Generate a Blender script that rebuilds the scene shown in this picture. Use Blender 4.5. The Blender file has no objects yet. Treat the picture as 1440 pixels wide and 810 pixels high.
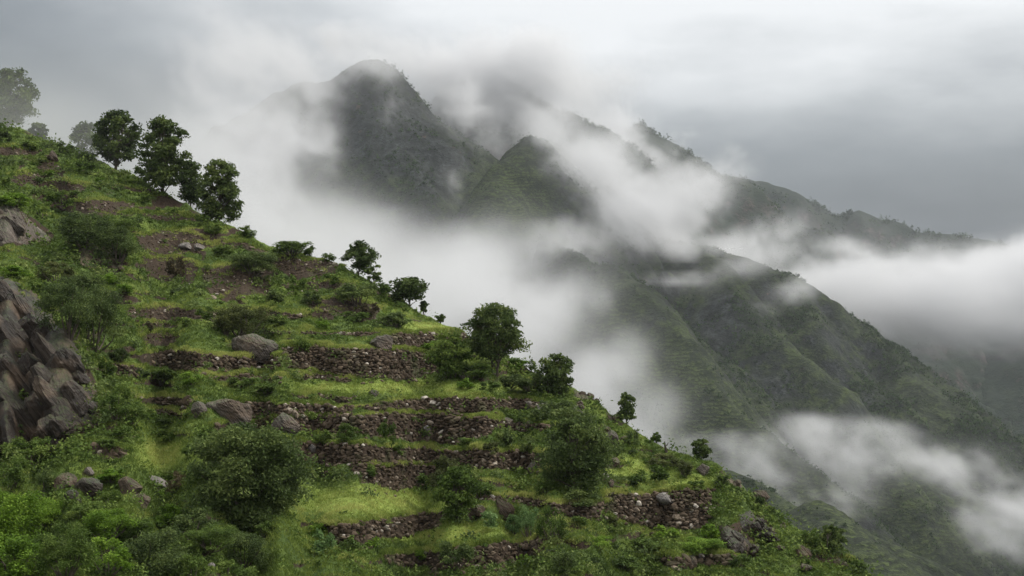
import bpy, math, random
import numpy as np
from mathutils import Vector

# ------------------------------------------------------------------ camera, sky, sun, exposure
S = bpy.context.scene
C = S.collection
cam = bpy.data.objects.new('camera', bpy.data.cameras.new('camera'))
C.objects.link(cam)
cam.location = (0, 0, 0)
cam.rotation_euler = (math.radians(90), 0, 0)
cam.data.lens = 50
cam.data.clip_start = 0.5
cam.data.clip_end = 20000
S.camera = cam

SUN_ELEV, SUN_AZ = 47.0, 62.0          # azimuth measured from the view direction (+Y) towards the right (+X)
W = bpy.data.worlds.new('World')
S.world = W
W.use_nodes = True
wt = W.node_tree
wt.nodes.clear()


def wn(t, **k):
    n = wt.nodes.new(t)
    for a, b in k.items():
        setattr(n, a, b)
    return n


w_out = wn('ShaderNodeOutputWorld')
sky = wn('ShaderNodeTexSky', sky_type='NISHITA', sun_disc=False)
sky.sun_elevation = math.radians(SUN_ELEV)
sky.sun_rotation = math.radians(SUN_AZ)
sky.dust_density = 4.0
bg_sky = wn('ShaderNodeBackground')
bg_sky.inputs['Strength'].default_value = 0.05
wt.links.new(sky.outputs[0], bg_sky.inputs['Color'])
# the overcast deck: grey cloud, brightest overhead and ahead, darker towards the horizon on the right
tc = wn('ShaderNodeTexCoord')
mp = wn('ShaderNodeMapping')
mp.inputs['Scale'].default_value = (3.0, 3.0, 9.0)
mp.inputs['Location'].default_value = (0.3, 0.1, 0.55)
nz = wn('ShaderNodeTexNoise')
nz.inputs['Scale'].default_value = 1.3
nz.inputs['Detail'].default_value = 8
nz.inputs['Roughness'].default_value = 0.55
wt.links.new(tc.outputs['Generated'], mp.inputs[0])
wt.links.new(mp.outputs[0], nz.inputs['Vector'])
sep = wn('ShaderNodeSeparateXYZ')
wt.links.new(tc.outputs['Generated'], sep.inputs[0])


def wm(op, a, b, c=None):
    n = wn('ShaderNodeMath', operation=op)
    for i, v in enumerate((a, b) if c is None else (a, b, c)):
        if hasattr(v, 'is_output'):
            wt.links.new(v, n.inputs[i])
        else:
            n.inputs[i].default_value = v
    return n.outputs[0]


# brightness of the deck: brightest overhead, dull towards the horizon and to the left
leftness = wm('MAXIMUM', wm('MULTIPLY', wm('ADD', sep.outputs[0], -0.01), -0.30), 0.0)
val = wm('ADD', wm('SUBTRACT', sep.outputs[2], leftness), wm('MULTIPLY', wm('SUBTRACT', nz.outputs[0], 0.5), 0.14))
ramp = wn('ShaderNodeValToRGB')
cr = ramp.color_ramp
cr.elements[0].position = 0.0
cr.elements[0].color = (0.150, 0.162, 0.176, 1)
cr.elements[1].position = 1.0
cr.elements[1].color = (1.75, 1.76, 1.76, 1)
for p, c in ((0.045, (0.128, 0.150, 0.170)), (0.085, (0.225, 0.252, 0.275)), (0.125, (0.43, 0.455, 0.475)), (0.175, (0.84, 0.86, 0.875)), (0.30, (0.95, 0.96, 0.965)), (0.55, (1.2, 1.22, 1.23))):
    e = cr.elements.new(p)
    e.color = (*c, 1)
wt.links.new(val, ramp.inputs[0])
bg_cl = wn('ShaderNodeBackground')
wt.links.new(ramp.outputs[0], bg_cl.inputs['Color'])
bg_cl.inputs['Strength'].default_value = 0.51
mixw = wn('ShaderNodeMixShader')
mixw.inputs[0].default_value = 0.9
wt.links.new(bg_sky.outputs[0], mixw.inputs[1])
wt.links.new(bg_cl.outputs[0], mixw.inputs[2])
wt.links.new(mixw.outputs[0], w_out.inputs['Surface'])

sun = bpy.data.objects.new('sun', bpy.data.lights.new('sun', 'SUN'))
C.objects.link(sun)
sun.data.energy = 1.5
sun.data.angle = math.radians(11)
sun.data.color = (1.0, 0.95, 0.87)
_se, _sa = math.radians(SUN_ELEV), math.radians(SUN_AZ)
_sd = Vector((math.sin(_sa) * math.cos(_se), math.cos(_sa) * math.cos(_se), math.sin(_se)))
sun.rotation_euler = _sd.to_track_quat('Z', 'Y').to_euler()

S.view_settings.view_transform = 'Standard'
S.view_settings.look = 'None'
S.view_settings.gamma = 1
S.view_settings.exposure = 1.17
S.cycles.max_bounces = 8
S.cycles.diffuse_bounces = 3
S.cycles.glossy_bounces = 2
S.cycles.transmission_bounces = 2
S.cycles.volume_bounces = 5
S.cycles.use_denoising = True
S.cycles.volume_step_rate = 1.5

rng = np.random.default_rng(7)

# ------------------------------------------------------------------ noise
_P = np.random.default_rng(3).permutation(256)
_P = np.concatenate([_P, _P, _P])
_G = np.random.default_rng(4).normal(size=(256, 3))
_G /= np.linalg.norm(_G, axis=1)[:, None]


def perlin(x, y, z):
    x, y, z = np.broadcast_arrays(np.asarray(x, float), np.asarray(y, float), np.asarray(z, float))
    xi, yi, zi = (np.floor(a).astype(int) for a in (x, y, z))
    xf, yf, zf = x - xi, y - yi, z - zi
    xi, yi, zi = xi & 255, yi & 255, zi & 255
    u, v, w = (t * t * t * (t * (t * 6 - 15) + 10) for t in (xf, yf, zf))
    r = 0
    for dx in (0, 1):
        for dy in (0, 1):
            for dz in (0, 1):
                g = _G[_P[_P[_P[xi + dx] + yi + dy] + zi + dz]]
                d = g[..., 0] * (xf - dx) + g[..., 1] * (yf - dy) + g[..., 2] * (zf - dz)
                r = r + d * (u if dx else 1 - u) * (v if dy else 1 - v) * (w if dz else 1 - w)
    return r * 1.5


def fbm(x, y, z, o=4, gain=0.5):
    s, a, t = 0, 1.0, 0
    for i in range(o):
        f = 2.03 ** i
        s = s + a * perlin(x * f + 13.7 * i, y * f - 7.1 * i, z * f + 3.3 * i)
        t += a
        a *= gain
    return s / t


def ridged(x, y, z, o=4, gain=0.5):
    s, a, t = 0, 1.0, 0
    for i in range(o):
        f = 2.07 ** i
        s = s + a * (1 - 2 * np.abs(perlin(x * f + 5.7 * i, y * f - 17.1 * i, z * f + 9.3 * i)))
        t += a
        a *= gain
    return s / t


def sstep(a, b, x):
    t = np.clip((x - a) / (b - a), 0, 1)
    return t * t * (3 - 2 * t)


# ------------------------------------------------------------------ mesh helpers
def make_mesh(name, V, F, mat=None, attrs=None, smooth=False):
    """V (n,3), F (m,k) with one k."""
    me = bpy.data.meshes.new(name)
    V = np.ascontiguousarray(V, dtype=np.float32)
    F = np.ascontiguousarray(F, dtype=np.int32)
    m, k = F.shape
    me.vertices.add(len(V))
    me.vertices.foreach_set('co', V.ravel())
    me.loops.add(m * k)
    me.loops.foreach_set('vertex_index', F.ravel())
    me.polygons.add(m)
    me.polygons.foreach_set('loop_start', np.arange(0, m * k, k, dtype=np.int32))
    me.polygons.foreach_set('loop_total', np.full(m, k, dtype=np.int32))
    me.polygons.foreach_set('use_smooth', np.full(m, smooth))
    for an, av in (attrs or {}).items():
        a = me.attributes.new(an, 'FLOAT', 'POINT')
        a.data.foreach_set('value', np.ascontiguousarray(av, dtype=np.float32))
    me.update(calc_edges=True)
    if mat:
        me.materials.append(mat)
    return me


def link(name, me, parent=None, loc=(0, 0, 0)):
    o = bpy.data.objects.new(name, me)
    C.objects.link(o)
    o.location = loc
    if parent:
        o.parent = parent
    return o


def tag(o, label=None, cat=None, group=None, kind=None):
    if label and not kind:
        kind = 'thing'
    for k, v in (('label', label), ('category', cat), ('group', group), ('kind', kind)):
        if v:
            o[k] = v
    return o


def grid_faces(nc, nr):
    i = np.arange(nc * nr).reshape(nc, nr)
    return np.stack([i[:-1, :-1], i[1:, :-1], i[1:, 1:], i[:-1, 1:]], -1).reshape(-1, 4)


# ------------------------------------------------------------------ materials
class NT:
    def __init__(s, name):
        s.m = bpy.data.materials.new(name)
        s.m.use_nodes = True
        s.t = s.m.node_tree
        s.t.nodes.clear()
        s.out = s.n('ShaderNodeOutputMaterial')

    def n(s, ty, **k):
        n = s.t.nodes.new(ty)
        for a, b in k.items():
            setattr(n, a, b)
        return n

    def set(s, inp, v):
        if hasattr(v, 'is_output'):
            s.t.links.new(v, inp)
        elif v is not None:
            inp.default_value = v

    def math(s, op, a, b=0.0, c=0.0, clamp=False):
        n = s.n('ShaderNodeMath', operation=op, use_clamp=clamp)
        for i, v in enumerate((a, b, c)):
            s.set(n.inputs[i], v)
        return n.outputs[0]

    def noise(s, scale, detail=4, rough=0.55, vec=None, dist=0.0):
        n = s.n('ShaderNodeTexNoise')
        n.inputs['Scale'].default_value = scale
        n.inputs['Detail'].default_value = detail
        n.inputs['Roughness'].default_value = rough
        n.inputs['Distortion'].default_value = dist
        if vec is not None:
            s.t.links.new(vec, n.inputs['Vector'])
        return n.outputs[0]

    def pos(s, scale=(1, 1, 1), rot=(0, 0, 0), obj=False):
        g = s.n('ShaderNodeTexCoord').outputs['Object'] if obj else s.n('ShaderNodeNewGeometry').outputs['Position']
        m = s.n('ShaderNodeMapping')
        m.inputs['Scale'].default_value = scale
        m.inputs['Rotation'].default_value = rot
        s.t.links.new(g, m.inputs[0])
        return m.outputs[0]

    def ramp(s, f, stops):
        n = s.n('ShaderNodeValToRGB')
        c = n.color_ramp
        c.elements[0].position, c.elements[0].color = stops[0][0], (*stops[0][1], 1)
        c.elements[1].position, c.elements[1].color = stops[-1][0], (*stops[-1][1], 1)
        for p, col in stops[1:-1]:
            e = c.elements.new(p)
            e.color = (*col, 1)
        s.set(n.inputs[0], f)
        return n.outputs[0]

    def mix(s, f, a, b, mode='MIX'):
        n = s.n('ShaderNodeMix', data_type='RGBA', blend_type=mode)
        s.set(n.inputs[0], f)
        for i, v in ((6, a), (7, b)):
            s.set(n.inputs[i], v if hasattr(v, 'is_output') else (*v, 1))
        return n.outputs[2]

    def maprange(s, f, a, b, c=0.0, d=1.0):
        n = s.n('ShaderNodeMapRange')
        s.set(n.inputs[0], f)
        for i, v in enumerate((a, b, c, d)):
            n.inputs[i + 1].default_value = v
        return n.outputs[0]

    def attr(s, name):
        return s.n('ShaderNodeAttribute', attribute_name=name).outputs['Fac']

    def bump(s, h, strength, dist):
        n = s.n('ShaderNodeBump')
        n.inputs['Strength'].default_value = strength
        n.inputs['Distance'].default_value = dist
        s.set(n.inputs['Height'], h)
        return n.outputs[0]

    def principled(s, col, rough=0.8, spec=0.3, normal=None):
        n = s.n('ShaderNodeBsdfPrincipled')
        s.set(n.inputs['Base Color'], col)
        s.set(n.inputs['Roughness'], rough)
        n.inputs['Specular IOR Level'].default_value = spec
        if normal is not None:
            s.set(n.inputs['Normal'], normal)
        return n.outputs[0]

    def done(s, sh):
        s.t.links.new(sh, s.out.inputs['Surface'])
        return s.m


def leaf_material(name, stops, trans=0.3, rnd=0.25):
    t = NT(name)
    info = t.n('ShaderNodeObjectInfo').outputs['Random']
    f = t.math('ADD', t.attr('tint'), t.math('MULTIPLY', t.math('SUBTRACT', info, 0.5), rnd))
    col = t.ramp(f, stops)
    p = t.principled(col, 0.65, 0.08)
    tr = t.n('ShaderNodeBsdfTranslucent')
    t.t.links.new(col, tr.inputs[0])
    mx = t.n('ShaderNodeMixShader')
    mx.inputs[0].default_value = trans
    t.t.links.new(p, mx.inputs[1])
    t.t.links.new(tr.outputs[0], mx.inputs[2])
    return t.done(mx.outputs[0])


M_leaf_dark = leaf_material('leaf_dark', [(0, (.024, .040, .014)), (.5, (.074, .108, .032)), (1, (.170, .212, .058))])
M_leaf_mid = leaf_material('leaf_mid', [(0, (.026, .046, .010)), (.5, (.076, .122, .024)), (1, (.175, .230, .050))])
M_leaf_bright = leaf_material('leaf_bright', [(0, (.040, .080, .010)), (.5, (.115, .200, .020)), (1, (.22, .32, .045))])
M_leaf_pale = leaf_material('leaf_pale', [(0, (.050, .095, .030)), (.5, (.12, .20, .065)), (1, (.22, .31, .12))])
M_leaf_olive = leaf_material('leaf_olive', [(0, (.035, .045, .015)), (.5, (.080, .095, .030)), (1, (.15, .16, .05))])
M_leaf_red = leaf_material('leaf_reddish', [(0, (.030, .028, .016)), (.5, (.075, .060, .034)), (1, (.13, .11, .05))])
M_grass = leaf_material('grass_blades', [(0, (.026, .044, .011)), (.35, (.080, .120, .024)), (.7, (.182, .238, .046)), (1, (.34, .355, .105))], 0.35, 0)
M_scrub = leaf_material('mountain_scrub', [(0, (.012, .024, .010)), (.6, (.034, .062, .018)), (1, (.07, .12, .028))], 0.15, 0)


def bark_material():
    t = NT('bark')
    n = t.noise(9, 5, .6, t.pos((1, 1, .25), obj=True))
    col = t.ramp(n, [(.3, (.030, .024, .018)), (.7, (.14, .115, .09))])
    return t.done(t.principled(col, .9, .2, t.bump(n, .6, .03)))


M_bark = bark_material()


def stone_material():
    t = NT('dry_stone')
    n = t.noise(7, 5, .6, t.pos())
    base = t.ramp(t.attr('tint'), [(0, (.016, .011, .007)), (.4, (.080, .058, .039)), (.70, (.160, .122, .086)), (.88, (.36, .305, .24)), (1, (.52, .47, .40))])
    col = t.mix(t.maprange(n, .35, .7), base, (.060, .043, .028), 'MIX')
    big = t.noise(.55, 3, .5, t.pos())
    moss = t.maprange(big, .55, .72, 0, .55)
    col = t.mix(moss, col, (.045, .060, .022))
    return t.done(t.principled(col, .85, .12, t.bump(t.noise(28, 3, .6, t.pos()), .5, .03)))


M_stone = stone_material()


def rock_material(name, dark, mid, light, scale=1.0, moss=.5, wet=.55):
    t = NT(name)
    v = t.pos((1.0 * scale, 1.0 * scale, 1.0 * scale), (0, math.radians(-52), math.radians(12)))
    vs = t.n('ShaderNodeMapping')
    vs.inputs['Scale'].default_value = (.5, 1.2, 4.5)
    t.t.links.new(v, vs.inputs[0])
    n1 = t.noise(1.5, 7, .62, vs.outputs[0], .5)
    n2 = t.noise(8, 5, .6, t.pos())
    n3 = t.noise(.9, 3, .5, t.pos())
    col = t.ramp(n1, [(.30, dark), (.52, mid), (.74, light)])
    col = t.mix(t.maprange(n2, .35, .7, 0, .5), col, mid)
    col = t.mix(t.maprange(n3, .5, .65, 0, .6), col, (.115, .078, .05))
    g = t.n('ShaderNodeNewGeometry')
    sp = t.n('ShaderNodeSeparateXYZ')
    t.t.links.new(g.outputs['Normal'], sp.inputs[0])
    up = t.maprange(sp.outputs[2], .55, .85)
    f = t.math('MULTIPLY', t.math('MULTIPLY', up, t.maprange(n2, .42, .6)), moss)
    col = t.mix(f, col, (.05, .085, .02))
    h = t.math('ADD', t.math('MULTIPLY', n1, 1.0), t.math('MULTIPLY', n2, .25))
    return t.done(t.principled(col, wet, .22, t.bump(h, 1.0, .3)))


M_rock_dark = rock_material('rock_dark', (.006, .004, .0025), (.024, .0165, .0108), (.082, .061, .044), 1.0, .5, .5)
M_rock_grey = rock_material('rock_grey', (.030, .024, .019), (.092, .075, .061), (.205, .175, .148), 1.3, .6, .7)
M_rock_pale = rock_material('rock_pale', (.07, .062, .054), (.18, .162, .148), (.36, .345, .33), .8, .2, .65)
M_rock_brown = rock_material('rock_brown', (.022, .016, .011), (.075, .054, .037), (.17, .13, .098), 1.2, .6, .75)


def hill_material():
    t = NT('hillside')
    p = t.pos()
    n1 = t.noise(.22, 5, .6, p)
    n2 = t.noise(2.2, 6, .65, p)
    n3 = t.noise(11, 4, .6, p)
    green = t.ramp(t.math('ADD', t.math('MULTIPLY', n1, .55), t.math('MULTIPLY', n2, .45)),
                   [(.36, (.022, .043, .010)), (.48, (.056, .088, .017)), (.58, (.105, .148, .024)), (.68, (.165, .185, .046))])
    field = t.ramp(n2, [(.3, (.115, .166, .028)), (.6, (.190, .238, .046)), (.8, (.255, .255, .082))])  # lime field grass, brightened so the colour carries the light on the treads
    col = t.mix(t.attr('field'), green, field)
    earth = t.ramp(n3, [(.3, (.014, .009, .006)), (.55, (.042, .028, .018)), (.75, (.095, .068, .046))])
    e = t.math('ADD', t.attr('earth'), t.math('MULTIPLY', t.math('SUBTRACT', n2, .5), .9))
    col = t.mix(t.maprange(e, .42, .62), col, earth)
    return t.done(t.principled(col, .9, .15, t.bump(t.math('ADD', n3, n2), .8, .12)))


def mountain_material(name, g1, g2, g3, rockc, sc=1.0, rust=True):
    t = NT(name)
    p = t.pos()
    n1 = t.noise(.012 * sc, 6, .6, p)
    n2 = t.noise(.11 * sc, 6, .7, p)
    n4 = t.noise(.6 * sc, 5, .65, p)
    nv = t.noise(.16 * sc, 6, .7, t.pos((1, 1, .22)))
    g = t.n('ShaderNodeNewGeometry')
    sp = t.n('ShaderNodeSeparateXYZ')
    t.t.links.new(g.outputs['Normal'], sp.inputs[0])
    pz = t.n('ShaderNodeSeparateXYZ')
    t.t.links.new(g.outputs['Position'], pz.inputs[0])
    mixn = t.math('ADD', t.math('ADD', t.math('MULTIPLY', n1, .3), t.math('MULTIPLY', n2, .45)), t.math('MULTIPLY', n4, .25))
    green = t.ramp(mixn, [(.38, g1), (.5, g2), (.64, g3)])
    lush = t.ramp(t.math('ADD', t.math('MULTIPLY', n2, .5), t.math('MULTIPLY', n4, .5)), [(.36, g1), (.46, g2), (.62, g3)])
    green = t.mix(t.attr('lush'), green, lush)
    # narrow terraces: grass treads, dark risers
    q = t.math('FRACT', t.math('ADD', t.math('DIVIDE', pz.outputs[2], 2.1), t.math('ADD', t.math('MULTIPLY', n2, 3.4), t.math('MULTIPLY', n1, 11.0))))
    riser = t.math('MULTIPLY', t.maprange(q, .5, .62), t.maprange(q, 1.0, .93))
    tr = t.math('MULTIPLY', t.attr('terrace'), t.maprange(t.math('ADD', t.math('MULTIPLY', n4, .5), t.math('MULTIPLY', n2, .5)), .44, .56))
    band = t.mix(riser, g3, tuple(c * .75 for c in g1))
    green = t.mix(t.math('MULTIPLY', tr, .62), green, band)
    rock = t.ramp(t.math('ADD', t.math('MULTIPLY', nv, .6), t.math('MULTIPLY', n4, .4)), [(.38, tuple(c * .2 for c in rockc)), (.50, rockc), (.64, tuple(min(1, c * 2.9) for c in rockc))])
    if rust:
        rock = t.mix(t.maprange(t.noise(.09, 4, .6, p), .68, .72, 0, .4), rock, (.20, .11, .07))
    steep = t.math('ADD', sp.outputs[2], t.math('MULTIPLY', t.math('SUBTRACT', n2, .5), .7))
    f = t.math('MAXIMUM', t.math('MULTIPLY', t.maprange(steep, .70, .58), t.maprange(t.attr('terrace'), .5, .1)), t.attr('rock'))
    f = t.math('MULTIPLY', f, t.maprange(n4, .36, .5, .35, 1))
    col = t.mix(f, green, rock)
    h = t.math('ADD', t.math('ADD', t.math('MULTIPLY', n2, 1.6), t.math('MULTIPLY', n4, .5)), t.math('MULTIPLY', t.math('MULTIPLY', riser, tr), -.35))
    return t.done(t.principled(col, .9, .12, t.bump(h, 1.0, 2.5)))


M_hill = hill_material()
M_mtn = mountain_material('mountain_near', (.006, .009, .006), (.015, .022, .011), (.062, .084, .026), (.019, .022, .0215))
M_mtn_far = mountain_material('mountain_far', (.008, .014, .010), (.016, .026, .016), (.036, .048, .026), (.045, .038, .033), .8, False)

# ------------------------------------------------------------------ bearings: a point at distance y seen at photo pixel (px, py)
F = 2000.0


def at(px, py, y):
    return np.stack(np.broadcast_arrays((np.asarray(px, float) - 720) / F * y, y, (405 - np.asarray(py, float)) / F * y), -1)


# ------------------------------------------------------------------ mountains
def ridge_height(X, Y, ridges, rnd=8.0):
    H = np.full(X.shape, -1e4)
    D = np.full(X.shape, 1e9)
    for pts, sl, cv in ridges:
        P = np.array([at(a, b, c) for a, b, c in pts])
        R = np.full(X.shape, -1e4)
        for A, B in zip(P[:-1], P[1:]):
            ab = B - A
            L2 = ab[0] ** 2 + ab[1] ** 2 + 1e-9
            t = np.clip(((X - A[0]) * ab[0] + (Y - A[1]) * ab[1]) / L2, 0, 1)
            d = np.hypot(X - A[0] - t * ab[0], Y - A[1] - t * ab[1])
            de = np.sqrt(d * d + rnd * rnd) - rnd
            R = np.maximum(R, A[2] + t * ab[2] - sl * de / (1 + cv * de))
            D = np.minimum(D, d)
        k = 7.0
        H = np.maximum(H, R) + np.log1p(np.exp(-np.minimum(np.abs(H - R), 200) / k)) * k * .5
    return H, D


def make_mountain(name, ridges, xr, yr, step, mat, floor=-330, rough=1.0, terr=None, rock=None, lush=None, seed=0, relief=1.0, rnd=8.0):
    xs = np.arange(xr[0], xr[1], step)
    ys = np.arange(yr[0], yr[1], step * 1.15)
    X, Y = np.meshgrid(xs, ys, indexing='ij')
    wx = X + 18 * fbm(X / 90, Y / 90, seed + .3, 3)
    wy = Y + 18 * fbm(X / 90, Y / 90, seed + 5.3, 3)
    H, D = ridge_height(wx, wy, ridges, rnd)
    H = H + rough * 9 * fbm(X / 75, Y / 110, seed + 21.3, 3)
    far = sstep(3, 70, D)
    g = ridged(wx / 120, wy / 150, seed + .5, 4, .5)
    cg = ridged(wx / 17 + .4 * wy / 17, wy / 40, seed + 11.5, 4, .6)
    H = H + relief * far * (26 * g - 8) + rough * (0.4 + .6 * far) * 6.5 * fbm(X / 26, Y / 26, seed + 1.7, 5, .6)
    H = H + rough * (.35 + .65 * sstep(2, 30, D)) * 4.2 * cg
    H = H + relief * far * 10 * ridged(wx / 34, wy / 60, seed + 3.5, 3, .55)
    H = H + rough * 1.3 * np.abs(fbm(X / 6, Y / 6, seed + 7.7, 2))
    PX = X / Y * F + 720
    PY = 405 - H / Y * F
    tm = np.zeros_like(H)
    for (cx, cy, rx, ry, amt) in (terr or []):
        tm = np.maximum(tm, amt * np.exp(-(((PX - cx) / rx) ** 2 + ((PY - cy) / ry) ** 2) ** 1.5))
    tm = tm * sstep(.1, .3, tm + .25 * fbm(X / 40, Y / 40, seed + 2.2, 3))
    hstep = 2.1
    q = H / hstep + .35 * fbm(X / 60, Y / 60, seed + 4.1, 2)
    fr = q - np.floor(q)
    H = H + np.clip(tm, 0, 1) * hstep * (sstep(.62, .98, fr) - fr) * .5
    H = np.maximum(H, floor + 3 * fbm(X / 30, Y / 30, 1.1, 2))
    rk = np.zeros_like(H)
    for (cx, cy, rx, ry, amt) in (rock or []):
        rk = np.maximum(rk, amt * np.exp(-(((PX - cx) / rx) ** 2 + ((PY - cy) / ry) ** 2)))
    rk = sstep(.45, .75, rk + .5 * fbm(X / 22, Y / 22, H / 40, 4))
    lu = np.zeros_like(H)
    for (cx, cy, rx, ry, amt) in (lush or []):
        lu = np.maximum(lu, amt * np.exp(-(((PX - cx) / rx) ** 2 + ((PY - cy) / ry) ** 2)))
    lu = np.clip(np.maximum(lu, tm * .8) * (.7 + .9 * fbm(X / 30, Y / 30, 8.1, 3)), 0, 1)
    nc, nr = X.shape
    me = make_mesh(name, np.stack([X, Y, H], -1).reshape(-1, 3), grid_faces(nc, nr), mat,
                   {'lush': lu.ravel(), 'rock': rk.ravel(), 'terrace': np.clip(tm, 0, 1).ravel()}, True)
    o = link(name, me)
    tag(o, kind='structure')
    return dict(X=X, Y=Y, H=H, PX=PX, PY=PY, D=D, tm=tm, rk=rk, xs=xs, ys=ys)


def leaf_quads(cen, size, up=.35, r=None, fold=True):
    """one small quad per centre, randomly turned, leaning face-up"""
    r = r or rng
    n = len(cen)
    nrm = r.normal(size=(n, 3))
    nrm[:, 2] = np.abs(nrm[:, 2]) * .7 + up
    nrm /= np.linalg.norm(nrm, axis=1)[:, None]
    a = np.cross(nrm, r.normal(size=(n, 3)))
    a /= np.linalg.norm(a, axis=1)[:, None] + 1e-9
    b = np.cross(nrm, a)
    s = np.asarray(size)[:, None] if np.ndim(size) else size
    V = np.stack([cen - a * s, cen + b * s * .55 + nrm * s * .1, cen + a * s, cen - b * s * .55 + nrm * s * .1], 1)
    return V.reshape(-1, 3), np.arange(4 * n).reshape(n, 4)


def scrub(name, M, n, size, seed, ridge_bias=.25, per=18, clear=.1):
    r = np.random.default_rng(seed)
    H, X, Y, D = M['H'], M['X'], M['Y'], M['D']
    vis = (M['PX'] > -60) & (M['PX'] < 1520) & (M['PY'] < 860) & (H > -320)
    w = vis * (1.0 / (Y / Y.mean()) ** 0) * (ridge_bias + (1 - ridge_bias) * np.exp(-(D / 14) ** 2)) * (1 - .92 * np.clip(M['tm'] * 1.3, 0, 1)) * (1 - clear * M['rk'])
    w = w * sstep(-.12, .25, fbm(X / 45, Y / 45, seed + .4, 4))
    p = w.ravel() / w.sum()
    idx = r.choice(len(p), n, p=p)
    st = abs(M['xs'][1] - M['xs'][0])
    base = np.stack([X.ravel()[idx] + r.uniform(-st, st, n), Y.ravel()[idx] + r.uniform(-st, st, n), H.ravel()[idx]], 1)
    sz = size * (.3 + .7 * r.random(n) ** 2)
    cen = np.repeat(base, per, 0)
    o = r.normal(size=(n * per, 3)) * .33
    o[:, 2] = np.abs(o[:, 2]) * 1.25
    ss = np.repeat(sz, per)
    cen = cen + o * ss[:, None]
    V, Fc = leaf_quads(cen, np.repeat(np.minimum(sz * .30, Y.ravel()[idx] * .00075), per), .3, r)
    t = np.clip(np.repeat(r.uniform(.15, .7, n), per) + r.normal(size=n * per) * .12, 0, 1)
    ob = link(name, make_mesh(name, V, Fc, M_scrub, {'tint': np.repeat(t, 4)}))
    tag(ob, kind='stuff')
    return ob


peak_ridges = [
    ([(250, 210, 1260), (330, 170, 1230), (400, 128, 1200), (440, 126, 1185), (480, 106, 1170), (512, 90, 1155), (530, 88, 1150), (548, 94, 1150), (575, 125, 1150), (612, 165, 1155), (650, 190, 1170), (690, 215, 1180), (740, 245, 1190), (800, 300, 1200)], 1.5, .0012),
    ([(530, 88, 1150), (545, 150, 1095), (560, 210, 1050), (590, 275, 1000), (620, 330, 960), (640, 420, 900), (660, 520, 850)], 1.05, .0006),
    ([(440, 112, 1185), (470, 200, 1110), (490, 290, 1040), (500, 380, 980), (520, 480, 930)], 1.0, .0006),
    ([(800, 215, 1130), (770, 203, 1060), (742, 203, 1010), (712, 222, 975), (690, 262, 935), (672, 315, 905), (655, 370, 880), (650, 440, 850)], 1.3, .0012),
    ([(742, 200, 1010), (768, 232, 985), (775, 290, 960), (770, 360, 930), (770, 450, 890)], 1.4, .0012),
]
back_shoulder_ridges = [
    ([(600, 150, 1390), (650, 112, 1380), (695, 106, 1370), (722, 118, 1350), (760, 145, 1335), (800, 165, 1320), (830, 182, 1305), (855, 203, 1290), (885, 226, 1275), (920, 265, 1255), (960, 310, 1240), (1010, 360, 1220)], 1.0, .0005),
]
spur_ridges = [
    ([(700, 330, 960), (760, 345, 905), (800, 362, 865), (850, 383, 825), (890, 400, 795), (937, 443, 765), (960, 477, 745), (987, 513, 728), (1013, 550, 712), (1047, 577, 700), (1075, 600, 690), (1130, 650, 670), (1185, 705, 650), (1240, 780, 630), (1280, 850, 615)], 1.55, .0025),
    ([(850, 383, 825), (862, 450, 770), (890, 520, 725), (930, 590, 680), (980, 650, 640), (1040, 720, 610), (1100, 800, 590)], 1.05, .0012),
]
wall_ridges = [
    ([(860, 325, 1080), (915, 335, 1040), (962, 344, 1005), (1010, 351, 992), (1060, 367, 982), (1110, 389, 972), (1165, 420, 962), (1210, 455, 955), (1250, 486, 950), (1300, 521, 945), (1340, 548, 940), (1400, 601, 930), (1470, 665, 920), (1560, 760, 900)], 1.4, .0014),
    ([(962, 344, 1005), (992, 362, 970), (1012, 384, 945), (1022, 410, 922), (1030, 430, 905), (1048, 466, 880), (1090, 478, 868), (1124, 505, 852), (1150, 540, 835), (1180, 585, 812), (1215, 630, 785), (1262, 690, 755), (1310, 770, 725), (1350, 850, 700)], 1.25, .0012),
    ([(1250, 486, 950), (1293, 542, 905), (1323, 565, 885), (1347, 582, 872), (1373, 622, 850), (1407, 655, 835), (1440, 720, 815), (1480, 800, 790)], 1.0, .0006),
    ([(1110, 389, 972), (1128, 440, 930), (1160, 480, 905), (1200, 540, 880), (1240, 600, 850), (1290, 670, 815)], 1.15, .0006),
]
knoll_ridges = [
    ([(1020, 660, 585), (1075, 690, 555), (1125, 712, 528), (1166, 718, 505), (1195, 745, 478), (1235, 785, 450), (1290, 845, 425)], .85, .001),
    ([(1166, 718, 505), (1150, 760, 470), (1150, 820, 440)], .8, .001),
]
back_ridges = [
    ([(820, 260, 1790), (864, 205, 1735), (885, 177, 1720), (903, 171, 1715), (918, 182, 1710), (940, 203, 1700), (965, 226, 1690), (1000, 249, 1670), (1030, 257, 1660), (1060, 273, 1650), (1085, 295, 1640), (1112, 312, 1630), (1150, 322, 1615), (1185, 346, 1600), (1240, 392, 1570), (1300, 440, 1540)], 1.0, .0005),
    ([(1060, 273, 1650), (1080, 340, 1560), (1120, 420, 1480)], .9, .0005),
    ([(940, 203, 1700), (985, 300, 1580), (1030, 380, 1500)], .9, .0005),
]
rear_ridges = [
    ([(960, 235, 2450), (1050, 254, 2400), (1082, 259, 2390), (1112, 270, 2380), (1150, 291, 2360), (1172, 304, 2350), (1200, 299, 2345), (1238, 311, 2340), (1272, 313, 2335), (1292, 325, 2330), (1330, 329, 2320), (1362, 335, 2310), (1400, 343, 2300), (1440, 350, 2290), (1540, 385, 2270)], .9, .0005),
]
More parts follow.
